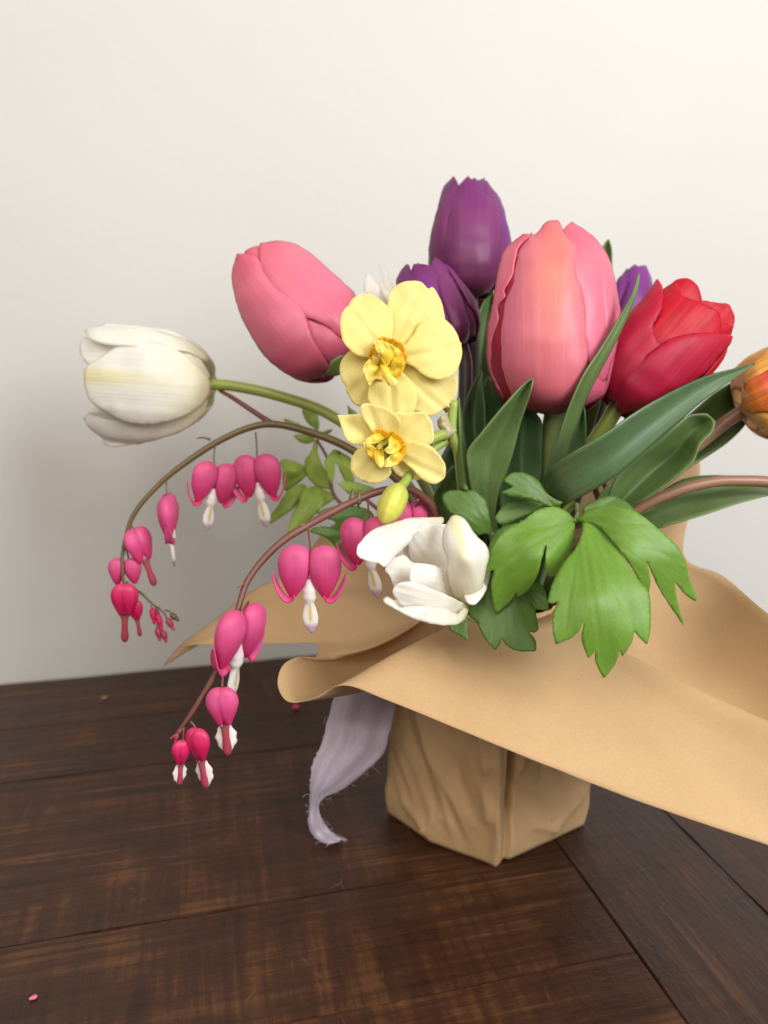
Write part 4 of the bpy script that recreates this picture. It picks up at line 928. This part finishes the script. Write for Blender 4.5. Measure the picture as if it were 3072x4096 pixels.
tleaf(lr(y5, [((1900,1160),(1905,1170),(.396,.396,.396)), ((1650,1085),(1690,1200),(.402,.396,.384)), ((1400,1050),(1420,1268),(.402,.395,.378)), ((1150,1042),(1150,1358),(.401,.394,.374)), ((950,1075),(880,1440),(.400,.393,.374)), ((760,1180),(725,1478),(.398,.392,.378)), ((580,1290),(580,1440),(.388,.394,.388)), ((400,1330),(400,1430),(.390,.394,.390))]), M['tleaf'], 'lowest tulip leaf, reaching outward along the pinkish stem', foot=(0, .026, .118))
tleaf(lr(y4, [((292,50),(300,60),(.400,.400,.400)), ((235,140),(300,160),(.398,.400,.398)), ((185,260),(315,280),(.396,.402,.396)), ((165,380),(320,420),(.394,.402,.394)), ((180,560),(330,600),(.392,.400,.392)), ((200,800),(330,800),(.392,.398,.392))]), M['tleaf_d'], 'dark slender tulip leaf beside the stem of the tallest purple tulip', foot=(-110, .02, .118))
tleaf(lr(y4, [((330,90),(345,100),(.404,.404,.404)), ((295,200),(440,230),(.402,.406,.402)), ((300,320),(500,320),(.400,.408,.400)), ((310,460),(480,470),(.398,.406,.398)), ((310,700),(460,700),(.396,.402,.396)), ((330,900),(440,900),(.396,.400,.396))]), M['tleaf_d'], 'grey-green tulip leaf low behind the largest pink tulip', foot=(-90, .02, .118))
tleaf(lr(z4, [((1205,222),(1214,222),(.452,.452,.452)), ((1160,300),(1237,310),(.450,.454,.450)), ((1140,420),(1240,440),(.449,.454,.449)), ((1080,800),(1240,800),(.445,.452,.445)), ((960,1500),(1160,1500),(.432,.440,.432)), ((820,2200),(960,2200),(.42,.425,.42))]), M['tleaf_l'], 'small green leaf tip rising behind the shoulder of the largest pink tulip', foot=(60, .02, .118))
tleaf(lr(z3, [((965,1050),(985,1075),(.442,.442,.442)), ((900,1150),(1000,1200),(.440,.444,.440)), ((830,1330),(1000,1350),(.438,.444,.438)), ((806,1480),(980,1500),(.436,.442,.436)), ((800,1700),(960,1700),(.432,.438,.432)), ((810,2200),(960,2200),(.425,.43,.425))]), M['tleaf_l'], 'light green leaf behind the stem of the tallest purple tulip', foot=(90, .02, .118))
tleaf(lr(y4, [((100,680),(120,700),(.372,.372,.372)), ((40,770),(150,800),(.370,.376,.372)), ((-20,880),(140,900),(.370,.378,.374)), ((-10,1000),(180,1010),(.372,.378,.376)), ((60,1150),(220,1150),(.374,.378,.376))]), M['tleaf'], 'short green leaf at the foot of the daffodil stem', foot=(-110, .02, .118))
# extra dark leaves that close the middle of the bouquet
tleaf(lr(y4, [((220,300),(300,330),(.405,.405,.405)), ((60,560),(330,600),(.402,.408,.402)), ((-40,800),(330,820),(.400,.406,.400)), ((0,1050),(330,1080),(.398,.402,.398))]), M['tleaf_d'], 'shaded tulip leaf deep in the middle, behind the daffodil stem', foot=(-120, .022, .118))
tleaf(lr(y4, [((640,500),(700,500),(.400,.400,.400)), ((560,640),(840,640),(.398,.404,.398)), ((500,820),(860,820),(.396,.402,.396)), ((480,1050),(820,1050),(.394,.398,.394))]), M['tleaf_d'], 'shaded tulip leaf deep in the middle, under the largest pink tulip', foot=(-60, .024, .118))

# bare stems reaching out of frame and into the vase
o = tube('plant_stem', [P(*q) for q in ((*y5([(1800, 1130)])[0], .380), (*y5([(1659, 1095)])[0], .381), (*y5([(1450, 1085)])[0], .381), (*y5([(1200, 1095)])[0], .381), (*y5([(900, 1170)])[0], .381), (*y5([(560, 1325)])[0], .383), (2350, 2180, .388))] + [ring(-10, .022, .13), ring(-10, .01, .012)],
         [.0030, .0028, .0027, .0027, .0028, .0028, .003], M['stem_t'], None, n=60); tag(o, 'bare pinkish brown stem curving outward over the lowest tulip leaf', 'stem')
for k, (xs, dd, lab) in enumerate([(((1075, 690), (1048, 830), (1030, 1000)), .425, 'upright brown stem, the thicker of two against the paper under the widest leaf'), (((1125, 690), (1105, 800), (1090, 960)), .430, 'upright brown stem, the thinner of two against the paper under the widest leaf')]):
    o = tube('plant_stem', [P(*y4([x])[0], dd) for x in xs] + [ring(30 + 20 * k, .02, .13), ring(30 + 20 * k, .01, .012)], [.0017 - .0004 * k] * 3, M['stem_r'], None, n=30); tag(o, lab, 'stem')

# ------------------------------------------------------------------ lobed bleeding-heart leaves
def hleaf_thing(label, leaflets, stalk, frame, group='lobed leaves', mat_stalk='stem_dg'):
    """leaflets: (poly, base, tip, (d_base,d_mid,d_tip), cup, mat)"""
    root = empty('bleeding_heart_leaf', tuple(ring(*stalk[-1])), label, 'leaf', group)
    for k, (poly, b, t, d3, cup, mt) in enumerate(leaflets):
        bb, tt = frame([b])[0], frame([t])[0]
        L = math.hypot(tt[0] - bb[0], tt[1] - bb[1]); w = ((tt[0] - bb[0]) / L, (tt[1] - bb[1]) / L)
        base_f = petal_depth(bb, tt, d3, cup, .33 * L)
        def f(u, v, base_f=base_f, bb=bb, w=w, L=L):
            x = -(u - bb[0]) * w[1] + (v - bb[1]) * w[0]; q = ((u - bb[0]) * w[0] + (v - bb[1]) * w[1]) / L
            r = np.hypot(u - bb[0], v - bb[1]); an = np.arctan2(x, np.maximum(1, q * L))
            vein = np.zeros_like(x)
            for a0 in (-.62, -.3, 0, .3, .62): vein += np.exp(-((an - a0) * r / 7) ** 2)
            return base_f(u, v) + .00045 * vein * np.clip(1.2 - q, .2, 1) + .0005 * np.sin(an * 9) * np.clip(q, 0, 1)
        lift('leaflet', frame(poly), f, M[mt], root, (bb, tt), 10 if L > 180 else 7, .0004, 0, 20, .0012, .012, k * 4.7)
    pts = [P(*p) if len(p) == 3 and abs(p[0]) > 400 else ring(*p) for p in stalk]
    tube('stalk', pts, [.0008, .0010, .0012, .0016], M[mat_stalk], root, n=10 * len(pts))
    return root
q3 = lambda x, y, dd: (*y3([(x, y)])[0], dd)
hleaf_thing('largest bright green lobed leaf, spread over the front of the paper', [
  ([(800,300),(880,255),(980,222),(1060,248),(1130,305),(1200,380),(1260,470),(1100,470),(950,400),(820,380)], (760,385), (1230,440), (.330,.326,.326), (.004,.002), 'hleaf_d'),
  ([(742,392),(700,340),(660,312),(600,294),(500,315),(440,352),(390,396),(270,460),(200,560),(165,660),(134,741,1),(180,728),(212,714),(195,780),(190,830),(200,920),(218,1005,1),(290,950),(340,895),(356,852,1),(368,902,1),(440,840),(490,760),(516,672),(554,540),(546,640),(552,720),(575,767,1),(622,738),(700,640),(740,540),(745,450)], (742,388), (290,880), (.322,.308,.318), (.010,.006), 'hleaf'),
  ([(752,385),(790,350),(830,320),(920,290),(1050,298),(1180,348),(1300,440),(1400,530),(1460,615),(1484,680,1),(1505,770),(1552,870),(1546,922,1),(1470,870),(1405,788,1),(1420,900),(1464,1080,1),(1380,960),(1310,850),(1268,762),(1217,648),(1244,768),(1236,864,1),(1200,835),(1100,665),(980,505),(880,415),(800,398)], (750,386), (1400,900), (.322,.304,.312), (.004,.010), 'hleaf'),
  ([(800,400),(790,470),(740,580),(660,680),(600,800),(563,935,1),(600,938),(637,926),(605,1000),(595,1100),(613,1203,1),(720,1160),(785,1095),(800,1055),(790,1120),(795,1200),(835,1297,1),(865,1270),(880,1248),(885,1330),(936,1434,1),(1000,1360),(1030,1290),(1037,1238,1),(1060,1283,1),(1120,1190),(1132,1118,1),(1180,1170),(1222,1207,1),(1245,1100),(1245,980),(1230,860),(1150,760),(1060,620),(960,480),(880,425)], (790,395), (940,1420), (.318,.292,.296), (.006,.006), 'hleaf'),
 ], [q3(745, 388, .322), q3(760, 330, .334), q3(700, 330, .350), (-70, .02, .13), (-70, .012, .012)], y3)
hleaf_thing('deep green lobed leaf in the shadow of the largest bright leaf', [
  ([(40,1000),(80,860),(160,760),(260,720),(380,820),(470,960),(500,1100),(470,1130),(443,1122),(480,1180),(487,1250,1),(370,1252),(290,1212),(258,1168),(245,1205),(218,1248,1),(140,1160),(95,1060)], (240,640), (330,1240), (.336,.322,.318), (.004,.004), 'hleaf_d'),
  ([(360,900),(430,830),(500,795),(515,806),(550,860),(572,982,1),(480,970),(400,940)], (400,780), (560,970), (.330,.326,.324), (.002,.002), 'hleaf_d'),
  ([(160,640),(180,540),(220,460),(300,418),(380,410),(420,500),(300,650),(200,720)], (380,440), (190,680), (.340,.336,.334), (.002,.004), 'hleaf_d'),
  ([(-50,900),(20,905),(36,1000),(30,1100),(42,1192,1),(-20,1150),(-90,1100),(-70,1000)], (60,800), (36,1180), (.332,.326,.322), (.002,.002), 'hleaf_d'),
 ], [q3(400, 500, .340), q3(380, 420, .352), (-80, .02, .13), (-80, .012, .012)], y3)
hleaf_thing('small two-lobed green leaf at the foot of the widest tulip leaf', [
  ([(275,110),(300,85),(345,68),(420,74),(500,120),(545,190),(600,235),(667,265,1),(630,285),(590,292),(540,280),(440,240),(330,228),(253,200,1),(290,180),(335,163),(290,140)], (600,280), (270,150), (.344,.342,.342), (.002,.003), 'hleaf_d'),
  ([(215,370),(270,290),(360,250),(460,255),(545,285),(440,340),(330,390),(250,410)], (545,290), (225,380), (.350,.350,.350), (.002,.003), 'hleaf_d'),
 ], [q3(595, 285, .344), q3(620, 330, .352), (-60, .02, .13), (-60, .012, .012)], y3)
hleaf_thing('rounded dark green leaf between the daffodil stem and the open white tulip', [
  ([(28,895),(55,862),(100,848),(160,852),(182,858),(230,846),(270,868),(322,930),(346,1050),(364,1148,1),(310,1135),(258,1142),(170,1065),(60,975)], (360,1140), (60,890), (.346,.342,.346), (.003,.003), 'hleaf_d'),
 ], [(*y4([(360, 1140)])[0], .346), (*y4([(420, 1180)])[0], .354), (-90, .02, .13), (-90, .012, .012)], y4)
hleaf_thing('loose feathery olive green leaf behind the paired heart blossoms', [
  ([(690,300),(755,268),(880,350),(912,430),(905,565),(820,520),(740,430)], (900,560), (720,290), (.448,.446,.450), (.002,.002), 'hleaf_b'),
  ([(452,415,1),(520,432),(620,470),(720,515),(820,560),(700,560),(560,520),(480,480)], (830,570), (460,420), (.446,.444,.450), (.001,.001), 'hleaf_b'),
  ([(585,640),(700,620),(850,660),(850,730),(720,742),(640,705)], (850,690), (600,660), (.444,.442,.444), (.001,.001), 'hleaf_b'),
  ([(940,600),(1040,560),(1108,555,1),(1060,600),(980,640)], (950,620), (1105,560), (.438,.436,.436), (.001,.001), 'hleaf_b'),
  ([(735,970),(800,880),(850,720),(905,690),(900,850),(945,1000),(1045,1180),(1105,1335),(1000,1345),(850,1285),(750,1160)], (880,700), (1040,1320), (.436,.430,.434), (.004,.004), 'hleaf_b'),
  ([(395,985),(480,958),(620,1000),(750,1075),(760,1160),(640,1260),(520,1360),(450,1345),(436,1200),(436,1080)], (760,1120), (430,1080), (.436,.432,.436), (.003,.003), 'hleaf_b'),
  ([(480,1390),(600,1300),(740,1290),(760,1420),(620,1560),(480,1680),(300,1790),(165,1838,1),(230,1740),(360,1590)], (740,1320), (180,1830), (.434,.428,.430), (.003,.003), 'hleaf_b'),
  ([(700,1380),(850,1310),(1000,1370),(1140,1440),(1100,1500),(960,1590),(870,1680),(760,1790),(560,1930),(480,1980,1),(550,1720),(640,1550)], (880,1330), (500,1960), (.432,.424,.424), (.003,.003), 'hleaf_b'),
 ], [(*y6([(890, 690)])[0], .436), (*y6([(1050, 1000)])[0], .432), (*y6([(1150, 1480)])[0], .424), (1560, 2150, .414), (-150, .024, .13), (-150, .012, .012)], y6, mat_stalk='stem_r')
hleaf_thing('narrow-lobed olive leaf beside the lower yellow bloom', [
  ([(1290,230,1),(1360,300),(1420,340),(1400,380),(1320,370)], (1420,370), (1295,240), (.420,.420,.420), (.001,.001), 'hleaf_b'),
  ([(1050,900),(1130,830),(1250,880),(1340,960),(1350,1120),(1390,1240),(1270,1245),(1180,1060),(1135,1000),(1120,1150),(1092,1295,1),(1020,1150),(995,1000)], (1180,840), (1330,1230), (.420,.414,.416), (.003,.003), 'hleaf_b'),
  ([(1165,1270,1),(1300,1245),(1500,1285),(1650,1330),(1640,1400),(1540,1420),(1350,1425),(1250,1360)], (1650,1370), (1180,1275), (.412,.408,.408), (.002,.002), 'hleaf_b'),
  ([(880,1668,1),(1000,1610),(1150,1580),(1350,1560),(1590,1640),(1660,1800),(1500,1830),(1330,1900),(1250,1840),(1150,1930),(1060,1860),(1140,1790),(1030,1745)], (1620,1650), (900,1670), (.404,.398,.398), (.002,.003), 'hleaf_d'),
 ], [(*y6([(1180, 850)])[0], .420), (*y6([(1340, 1250)])[0], .416), (*y6([(1560, 1500)])[0], .410), (1640, 2150, .406), (-165, .024, .13), (-165, .012, .012)], y6, mat_stalk='stem_r')
hleaf_thing('dark green lobed leaf behind the heart blossom that touches the open white tulip', [
  ([(1180,1130),(1300,1090),(1440,1140),(1530,1180),(1560,1330),(1480,1420),(1420,1300),(1330,1190)], (1500,1150), (1230,1140), (.380,.376,.376), (.002,.002), 'hleaf_d'),
 ], [(*y2([(1500, 180)])[0], .380), (1620, 2250, .392), (-140, .024, .13), (-140, .012, .012)], lambda pts: y2([(p[0], p[1] - 980) + tuple(p[2:]) for p in pts]))

# ------------------------------------------------------------------ bleeding hearts
def local_frame(center, yaw, roll, pitch=0):
    M3 = Matrix.Rotation(R(roll), 3, 'Y') @ Matrix.Rotation(R(pitch), 3, 'X') @ Matrix.Rotation(R(yaw), 3, 'Z')
    c = np.array(center)
    Mx = np.array(M3)
    return lambda p: c + np.asarray(p) @ Mx.T

def heart(parent, u, v, d, w_px, yaw=0, roll=0, pitch=0, pedicel=None, bud=0.0, mat='heart', sx=1.0, white=True, wings=True, name='blossom', pm='stem_r'):
    """heart-shaped flower; bud 0 = open, 1 = closed bud with a straight tail"""
    w = w_px * d / FPX; c = P(u, v, d); L = local_frame(c, yaw, roll, pitch)
    top = L(np.array([0, 0, .17]) * w)
    tubepts = ([P(*p) for p in pedicel] if pedicel else [top + np.array([0, 0, .25 * w])]) + [top]
    if len(tubepts) == 2: tubepts = [tubepts[0], (tubepts[0] + tubepts[1]) / 2 + np.array([.0006, 0, 0]), tubepts[1]]
    B = tube(name, tubepts, [.0005, .00045, .0006], M[pm], parent, sides=8)
    rs = random.random() * 50
    for sg in (-1, 1):
        V = []; UV = []; n, m = 26, 22
        for i in range(m):
            th = math.pi * i / (m - 1); zt = math.cos(th)          # 1 top .. -1 bottom
            z = .43 * zt if zt > 0 else .43 * zt
            if z > .10: a = .285 * max(0, 1 - ((z - .10) / .33) ** 2.3) ** .5
            else: a = .285 * (1 - .80 * ((.10 - z) / .53) ** 1.6)
            xc = .222 + (.0 if z > 0.05 else .045 * ((.05 - z) / .5) ** 1.3)
            if bud: a *= (1 - .10 * bud); xc *= (1 - .80 * bud)
            if bud and z < 0: a *= 1 - .28 * bud * (z / -.5)
            if i == m - 1: a *= .2
            for j in range(n):
                p = 2 * math.pi * j / n; cx, cy = math.cos(p), math.sin(p)
                b = .66 * a * (1 - .12 * abs(cx))
                x = xc + a * cx; y = b * cy
                if not bud and x < .012: x = .012 + .25 * (x - .012)
                # crease on the pouch and a soft shoulder
                y *= 1 - .10 * math.exp(-((x - xc - .03) / .05) ** 2) * (z < .3)
                kk = 1 + .03 * noise.noise(Vector((x * 5 + rs, y * 5, z * 5)))
                V.append(L(np.array([sg * x * kk * sx, y * kk - sg * .015, z]) * w)); UV.append((j / n, (zt + 1) / 2))
        F = [(i * n + j, i * n + (j + 1) % n, (i + 1) * n + (j + 1) % n, (i + 1) * n + j) for i in range(m - 1) for j in range(n)]
        F.append(tuple((m - 1) * n + j for j in range(n)))
        obj('outer_petal', V, F, M[mat], B, UV)
        if wings and not bud:
            path = np.array([(.25, -.36), (.285, -.43), (.36, -.45), (.45, -.35), (.53, -.19), (.585, -.01)])
            pc = crom(path, 16); tg = np.gradient(pc, axis=0); tg /= np.linalg.norm(tg, axis=1)[:, None]
            hwid = np.interp(np.linspace(0, 1, 16), [0, .3, .7, .92, 1], [.10, .085, .085, .055, .008])
            G = np.zeros((16, 7, 3))
            for i in range(16):
                nn = np.array([-tg[i][1], tg[i][0]])
                for j in range(7):
                    s = j / 3 - 1
                    G[i, j] = L(np.array([sg * (pc[i][0] + .25 * s * hwid[i] * nn[0]) * sx, s * hwid[i] * .95, pc[i][1] + .25 * s * hwid[i] * nn[1] - .03 * s * s]) * w)
            grid_obj('petal_tip', G, M[mat], B, .0006)
    if bud:
        tl = .55 + .25 * bud
        V = []; n, m = 14, 18; UV = []
        for i in range(m):
            t = i / (m - 1); z = -.40 - tl * t; a = np.interp(t, [0, .15, .45, .75, .92, 1], [.13, .085, .075, .10, .085, .01])
            for j in range(n):
                p = 2 * math.pi * j / n; V.append(L(np.array([a * math.cos(p) * sx, .8 * a * math.sin(p), z]) * w)); UV.append((j / n, 1 - t))
        F = [(i * n + j, i * n + (j + 1) % n, (i + 1) * n + (j + 1) % n, (i + 1) * n + j) for i in range(m - 1) for j in range(n)]
        obj('petal_tip', V, F, M['tail'], B, UV)
        if white:
            for sg in (-1, 1):
                G = np.zeros((12, 6, 3))
                for i in range(12):
                    t = i / 11
                    for j in range(6):
                        s = j / 5; ww = .17 * math.sin(math.pi * min(1, t * .95 + .02)) ** .9 * (1 + .12 * math.sin(t * 19 + sg))
                        G[i, j] = L(np.array([sg * (.05 + ww * s), .02 + .05 * s * s, -.46 - (tl - .10) * t + .04 * s]) * w)
                grid_obj('inner_petal', G, M['wing'], B, .0005, uv=np.stack([np.full(72, .5), np.repeat(np.linspace(.1, .75, 12), 6)], 1))
    elif white:
        V = []; n, m = 20, 26; UV = []
        for i in range(m):
            t = i / (m - 1); z = -.12 - .92 * t
            ax = np.interp(t, [0, .2, .34, .44, .54, .70, .84, .95, 1], [.05, .12, .13, .08, .12, .155, .13, .07, .012])
            ay = np.interp(t, [0, .2, .34, .44, .54, .70, .84, .95, 1], [.05, .10, .10, .06, .045, .04, .04, .03, .006])
            for j in range(n):
                p = 2 * math.pi * j / n
                rip = 1 + .07 * math.sin(t * 40) * (t < .42) * abs(math.cos(p))
                V.append(L(np.array([.84 * ax * rip * math.cos(p) + .05 * t * t, ay * math.sin(p) - .02 * t, z]) * w)); UV.append((j / n, t))
        F = [(i * n + j, i * n + (j + 1) % n, (i + 1) * n + (j + 1) % n, (i + 1) * n + j) for i in range(m - 1) for j in range(n)]
        F.append(tuple((m - 1) * n + j for j in range(n)))
        obj('inner_petal', V, F, M['wing'], B, UV)
    return B

def smallbud(parent, u, v, d, r, L, ang, pts, mat='heart_d', name='bud'):
    c = P(u, v, d); dirv = math.cos(R(ang)) * -UP + math.sin(R(ang)) * RT
    rr = r * d / FPX; ll = L * d / FPX
    o = tube(name, [c - dirv * ll * .5, c - dirv * ll * .35, c - dirv * ll * .05, c + dirv * ll * .2, c + dirv * ll * .38, c + dirv * ll * .5], [rr * .25, rr * .9, rr, rr * .55, rr * .5, rr * .1], M[mat], parent, sides=12, n=20)
    tube('pedicel', [c - dirv * ll * .48] + [P(*p) for p in pts], [.0004, .0004], M['stem_r'], o, sides=6)
    return o

q2 = lambda x, y, dd: (*y2([(x, y)])[0], dd)
q1 = lambda x, y, dd: (*y1([(x, y)])[0], dd)
# front raceme
fr_stem = [(1741, 2056, .352), (1698, 1995, .346), (1636, 1957, .340), (1531, 1962, .334), (1395, 2014, .328), (1235, 2099, .322), (1137, 2159, .318), (1048, 2244, .314), (988, 2328, .311), (963, 2398, .309), (928, 2522, .306), (889, 2637, .304), (849, 2716, .303), (789, 2816, .302), (740, 2890, .302), (704, 2936, .302)]
rc = empty('bleeding_heart_spray', tuple(ring(-120, .012, .012)), 'front spray of pink heart blossoms on a reddish arching stem, hanging before the paper', 'flower spray', 'bleeding heart sprays')
tube('stem', [ring(-120, .012, .012), ring(-120, .022, .13), P(1790, 2250, .362)] + [P(*p) for p in fr_stem],
     [.0020, .0020, .0020, .0019, .0018, .0017, .0016, .0016, .0015, .0014, .0013, .0012, .0011, .0010, .0008, .0005], M['stem_r'], rc, sides=12, n=130, bumps=.12)
heart(rc, *q2(1183, 472, .311), 252, 4, 2, pedicel=[q2(1165, 105, .3215)])
heart(rc, *q2(622, 985, .306), 285, 62, 12, pitch=4, pedicel=[q2(690, 720, .3095), q2(640, 800, .302)], sx=.95)
heart(rc, *q2(484, 1560, .302), 190, 8, -3, bud=.8, mat='heart', sx=1.0, pedicel=[q2(492, 1225, .303), q2(483, 1330, .302)])
heart(rc, *q2(288, 1868, .302), 168, -14, -6, bud=.9, mat='heart_d', pedicel=[q2(225, 1680, .302), q2(262, 1730, .302)])
heart(rc, *q2(152, 1930, .3025), 124, 30, 6, bud=.95, mat='heart_d', pedicel=[q2(170, 1730, .302), q2(165, 1830, .302)])
heart(rc, *z8([(285, 390)])[0], .326, 232, -20, -8, pedicel=[(1470, 1985, .331), (1474, 2060, .328)])
heart(rc, 1640, 2075, .352, 180, 30, 0, pedicel=[(1690, 1990, .346)], white=False)
for x, y, a in ((130, 1770, -35), (95, 1800, -60), (110, 1815, -20)):
    smallbud(rc, *q2(x, y, .302), 8, 40, a, [q2(185, 1695, .302)], 'tail')
for x, y in ((300, 230), (375, 245)):
    p = z7([(x, y + 980)])[0]
    smallbud(rc, p[0], p[1] - 2, .329, 13, 62, 175, [(p[0], p[1] + 38, .3305)], 'stem_o')
for (x, y), (x2, y2_) in (((650, 575), (600, 610)), ((270, 1555), (232, 1598)), ((1140, 95), (1108, 118)), ((480, 1240), (470, 1190))):
    tube('bract', [P(*q2(x, y, .309 if y < 1000 else .303)), P(*q2((x + x2) / 2, (y + y2_) / 2 - 5, .307 if y < 1000 else .302)), P(*q2(x2, y2_, .307 if y < 1000 else .302))], [.0005, .0004, .0001], M['stem_t'], rc, sides=6)

# back raceme
bk_stem = [(1600, 1930, .408), (1417, 1805, .412), (1278, 1741, .412), (1111, 1698, .410), (1000, 1710, .408), (870, 1768, .406), (741, 1852, .404), (630, 1944, .402), (537, 2055, .400), (500, 2167, .399), (488, 2250, .398), (496, 2340, .398)]
rb = empty('bleeding_heart_spray', tuple(ring(170, .012, .012)), 'rear spray of pink heart blossoms on an olive arching stem below the sideways white tulip', 'flower spray', 'bleeding heart sprays')
tube('stem', [ring(170, .012, .012), ring(170, .022, .13), P(1720, 2150, .404)] + [P(*p) for p in bk_stem], [.0024, .0024, .0024, .0023, .0022, .0020, .0018, .0017, .0015, .0013, .0012, .0009, .0007], M['stem_o'], rb, sides=12, n=120, bumps=.08)
tube('side_branch', [P(1085, 1692, .4105), P(1020, 1650, .414), P(930, 1590, .420), P(870, 1552, .440), P(820, 1470, .462), P(805, 1410, .464)], [.0016, .0014, .0013, .001, .0008, .0005], M['stem_r'], rb, sides=10)
for u, v, a in ((786, 1402, 160), (822, 1452, 150)): smallbud(rb, u, v, .464, 10, 46, a, [(812, 1470, .464)], 'stem_dg')
heart(rb, *q1(1052, 580, .404), 196, 38, 14, pedicel=[q1(1060, 262, .4055), q1(1048, 380, .404)], pm='stem_o')
heart(rb, *q1(1412, 525, .406), 205, -14, -6, pedicel=[q1(1395, 165, .4085), q1(1405, 300, .407)], pm='stem_o')
heart(rb, *q1(672, 860, .402), 205, 102, -2, pedicel=[q1(652, 555, .4025), q1(658, 640, .402)], pm='stem_o')
heart(rb, *q1(432, 1095, .400), 165, 60, -16, bud=.6, white=False, pedicel=[q1(345, 930, .3995), q1(380, 960, .400)], pm='stem_o')
heart(rb, *q1(312, 1315, .401), 128, 14, 0, white=False, wings=False, mat='heart', pedicel=[q1(320, 1130, .399), q1(345, 1240, .4)], pm='stem_o')
heart(rb, *q1(308, 1555, .397), 158, 14, 4, bud=.8, white=False, mat='heart_d', pedicel=[q1(290, 1330, .398), q1(310, 1420, .397)], pm='stem_o')
heart(rb, *q1(398, 1640, .402), 96, 20, -6, bud=.9, white=False, mat='heart_d', pedicel=[q1(330, 1400, .399), q1(370, 1540, .401)], pm='stem_o')
tube('side_branch', [P(*q1(300, 1400, .398)), P(*q1(400, 1470, .402)), P(*q1(460, 1510, .402)), P(*q1(540, 1590, .402)), P(*q1(600, 1625, .402))], [.0008, .0008, .0007, .0006, .0004], M['stem_o'], rb, sides=8)
for x, y, a, L, mt, px_ in ((545, 1690, 8, 70, 'heart_d', (525, 1600)), (600, 1745, 16, 78, 'heart_d', (560, 1610)), (590, 1840, 12, 60, 'tail', (570, 1620)), (640, 1860, 16, 52, 'tail', (580, 1625)), (690, 1760, 32, 60, 'tail', (590, 1620)), (725, 1700, 50, 46, 'stem_o', (640, 1640))):
    smallbud(rb, *q1(x, y, .402), 13, L, a, [q1((x + px_[0]) / 2, (y - 40 + px_[1]) / 2, .402), q1(*px_, .402)], mt)
tube('bract', [P(*q1(1020, 225, .4055)), P(*q1(960, 208, .404)), P(*q1(905, 215, .403))], [.0007, .0005, .0003], M['stem_o'], rb, sides=6)

# ------------------------------------------------------------------ crumbs on the table
def crumb(u, v, rx, ry, rz, mat, label, yaw):
    c = P(u, v, table_d(u, v, rz * .8)); V = []; n, m = 10, 7
    for i in range(m):
        th = math.pi * i / (m - 1)
        for j in range(n):
            p = 2 * math.pi * j / n; x, y = rx * math.sin(th) * math.cos(p), ry * math.sin(th) * math.sin(p) * (1 + .5 * math.cos(p))
            V.append(c + np.array([x * math.cos(yaw) - y * math.sin(yaw), x * math.sin(yaw) + y * math.cos(yaw), rz * math.cos(th)]))
    F = [(i * n + j, i * n + (j + 1) % n, (i + 1) * n + (j + 1) % n, (i + 1) * n + j) for i in range(m - 1) for j in range(n)]
    o = obj('fallen_petal', V, F, mat, None, [(v[0], v[1]) for v in V]); tag(o, label, 'petal'); return o
crumb(132, 3990, .0018, .0010, .0008, M['pink'], 'tiny pale pink petal scrap lying on bare table wood near the table front', .6)
crumb(1182, 2828, .0028, .0024, .0018, M['heart'], 'fallen magenta blossom scrap on the table under the curled paper flap', .2)
crumb(418, 2790, .0022, .0008, .0005, M['kraft'], 'thin pale petal scrap lying on the table close to the wall', .7)
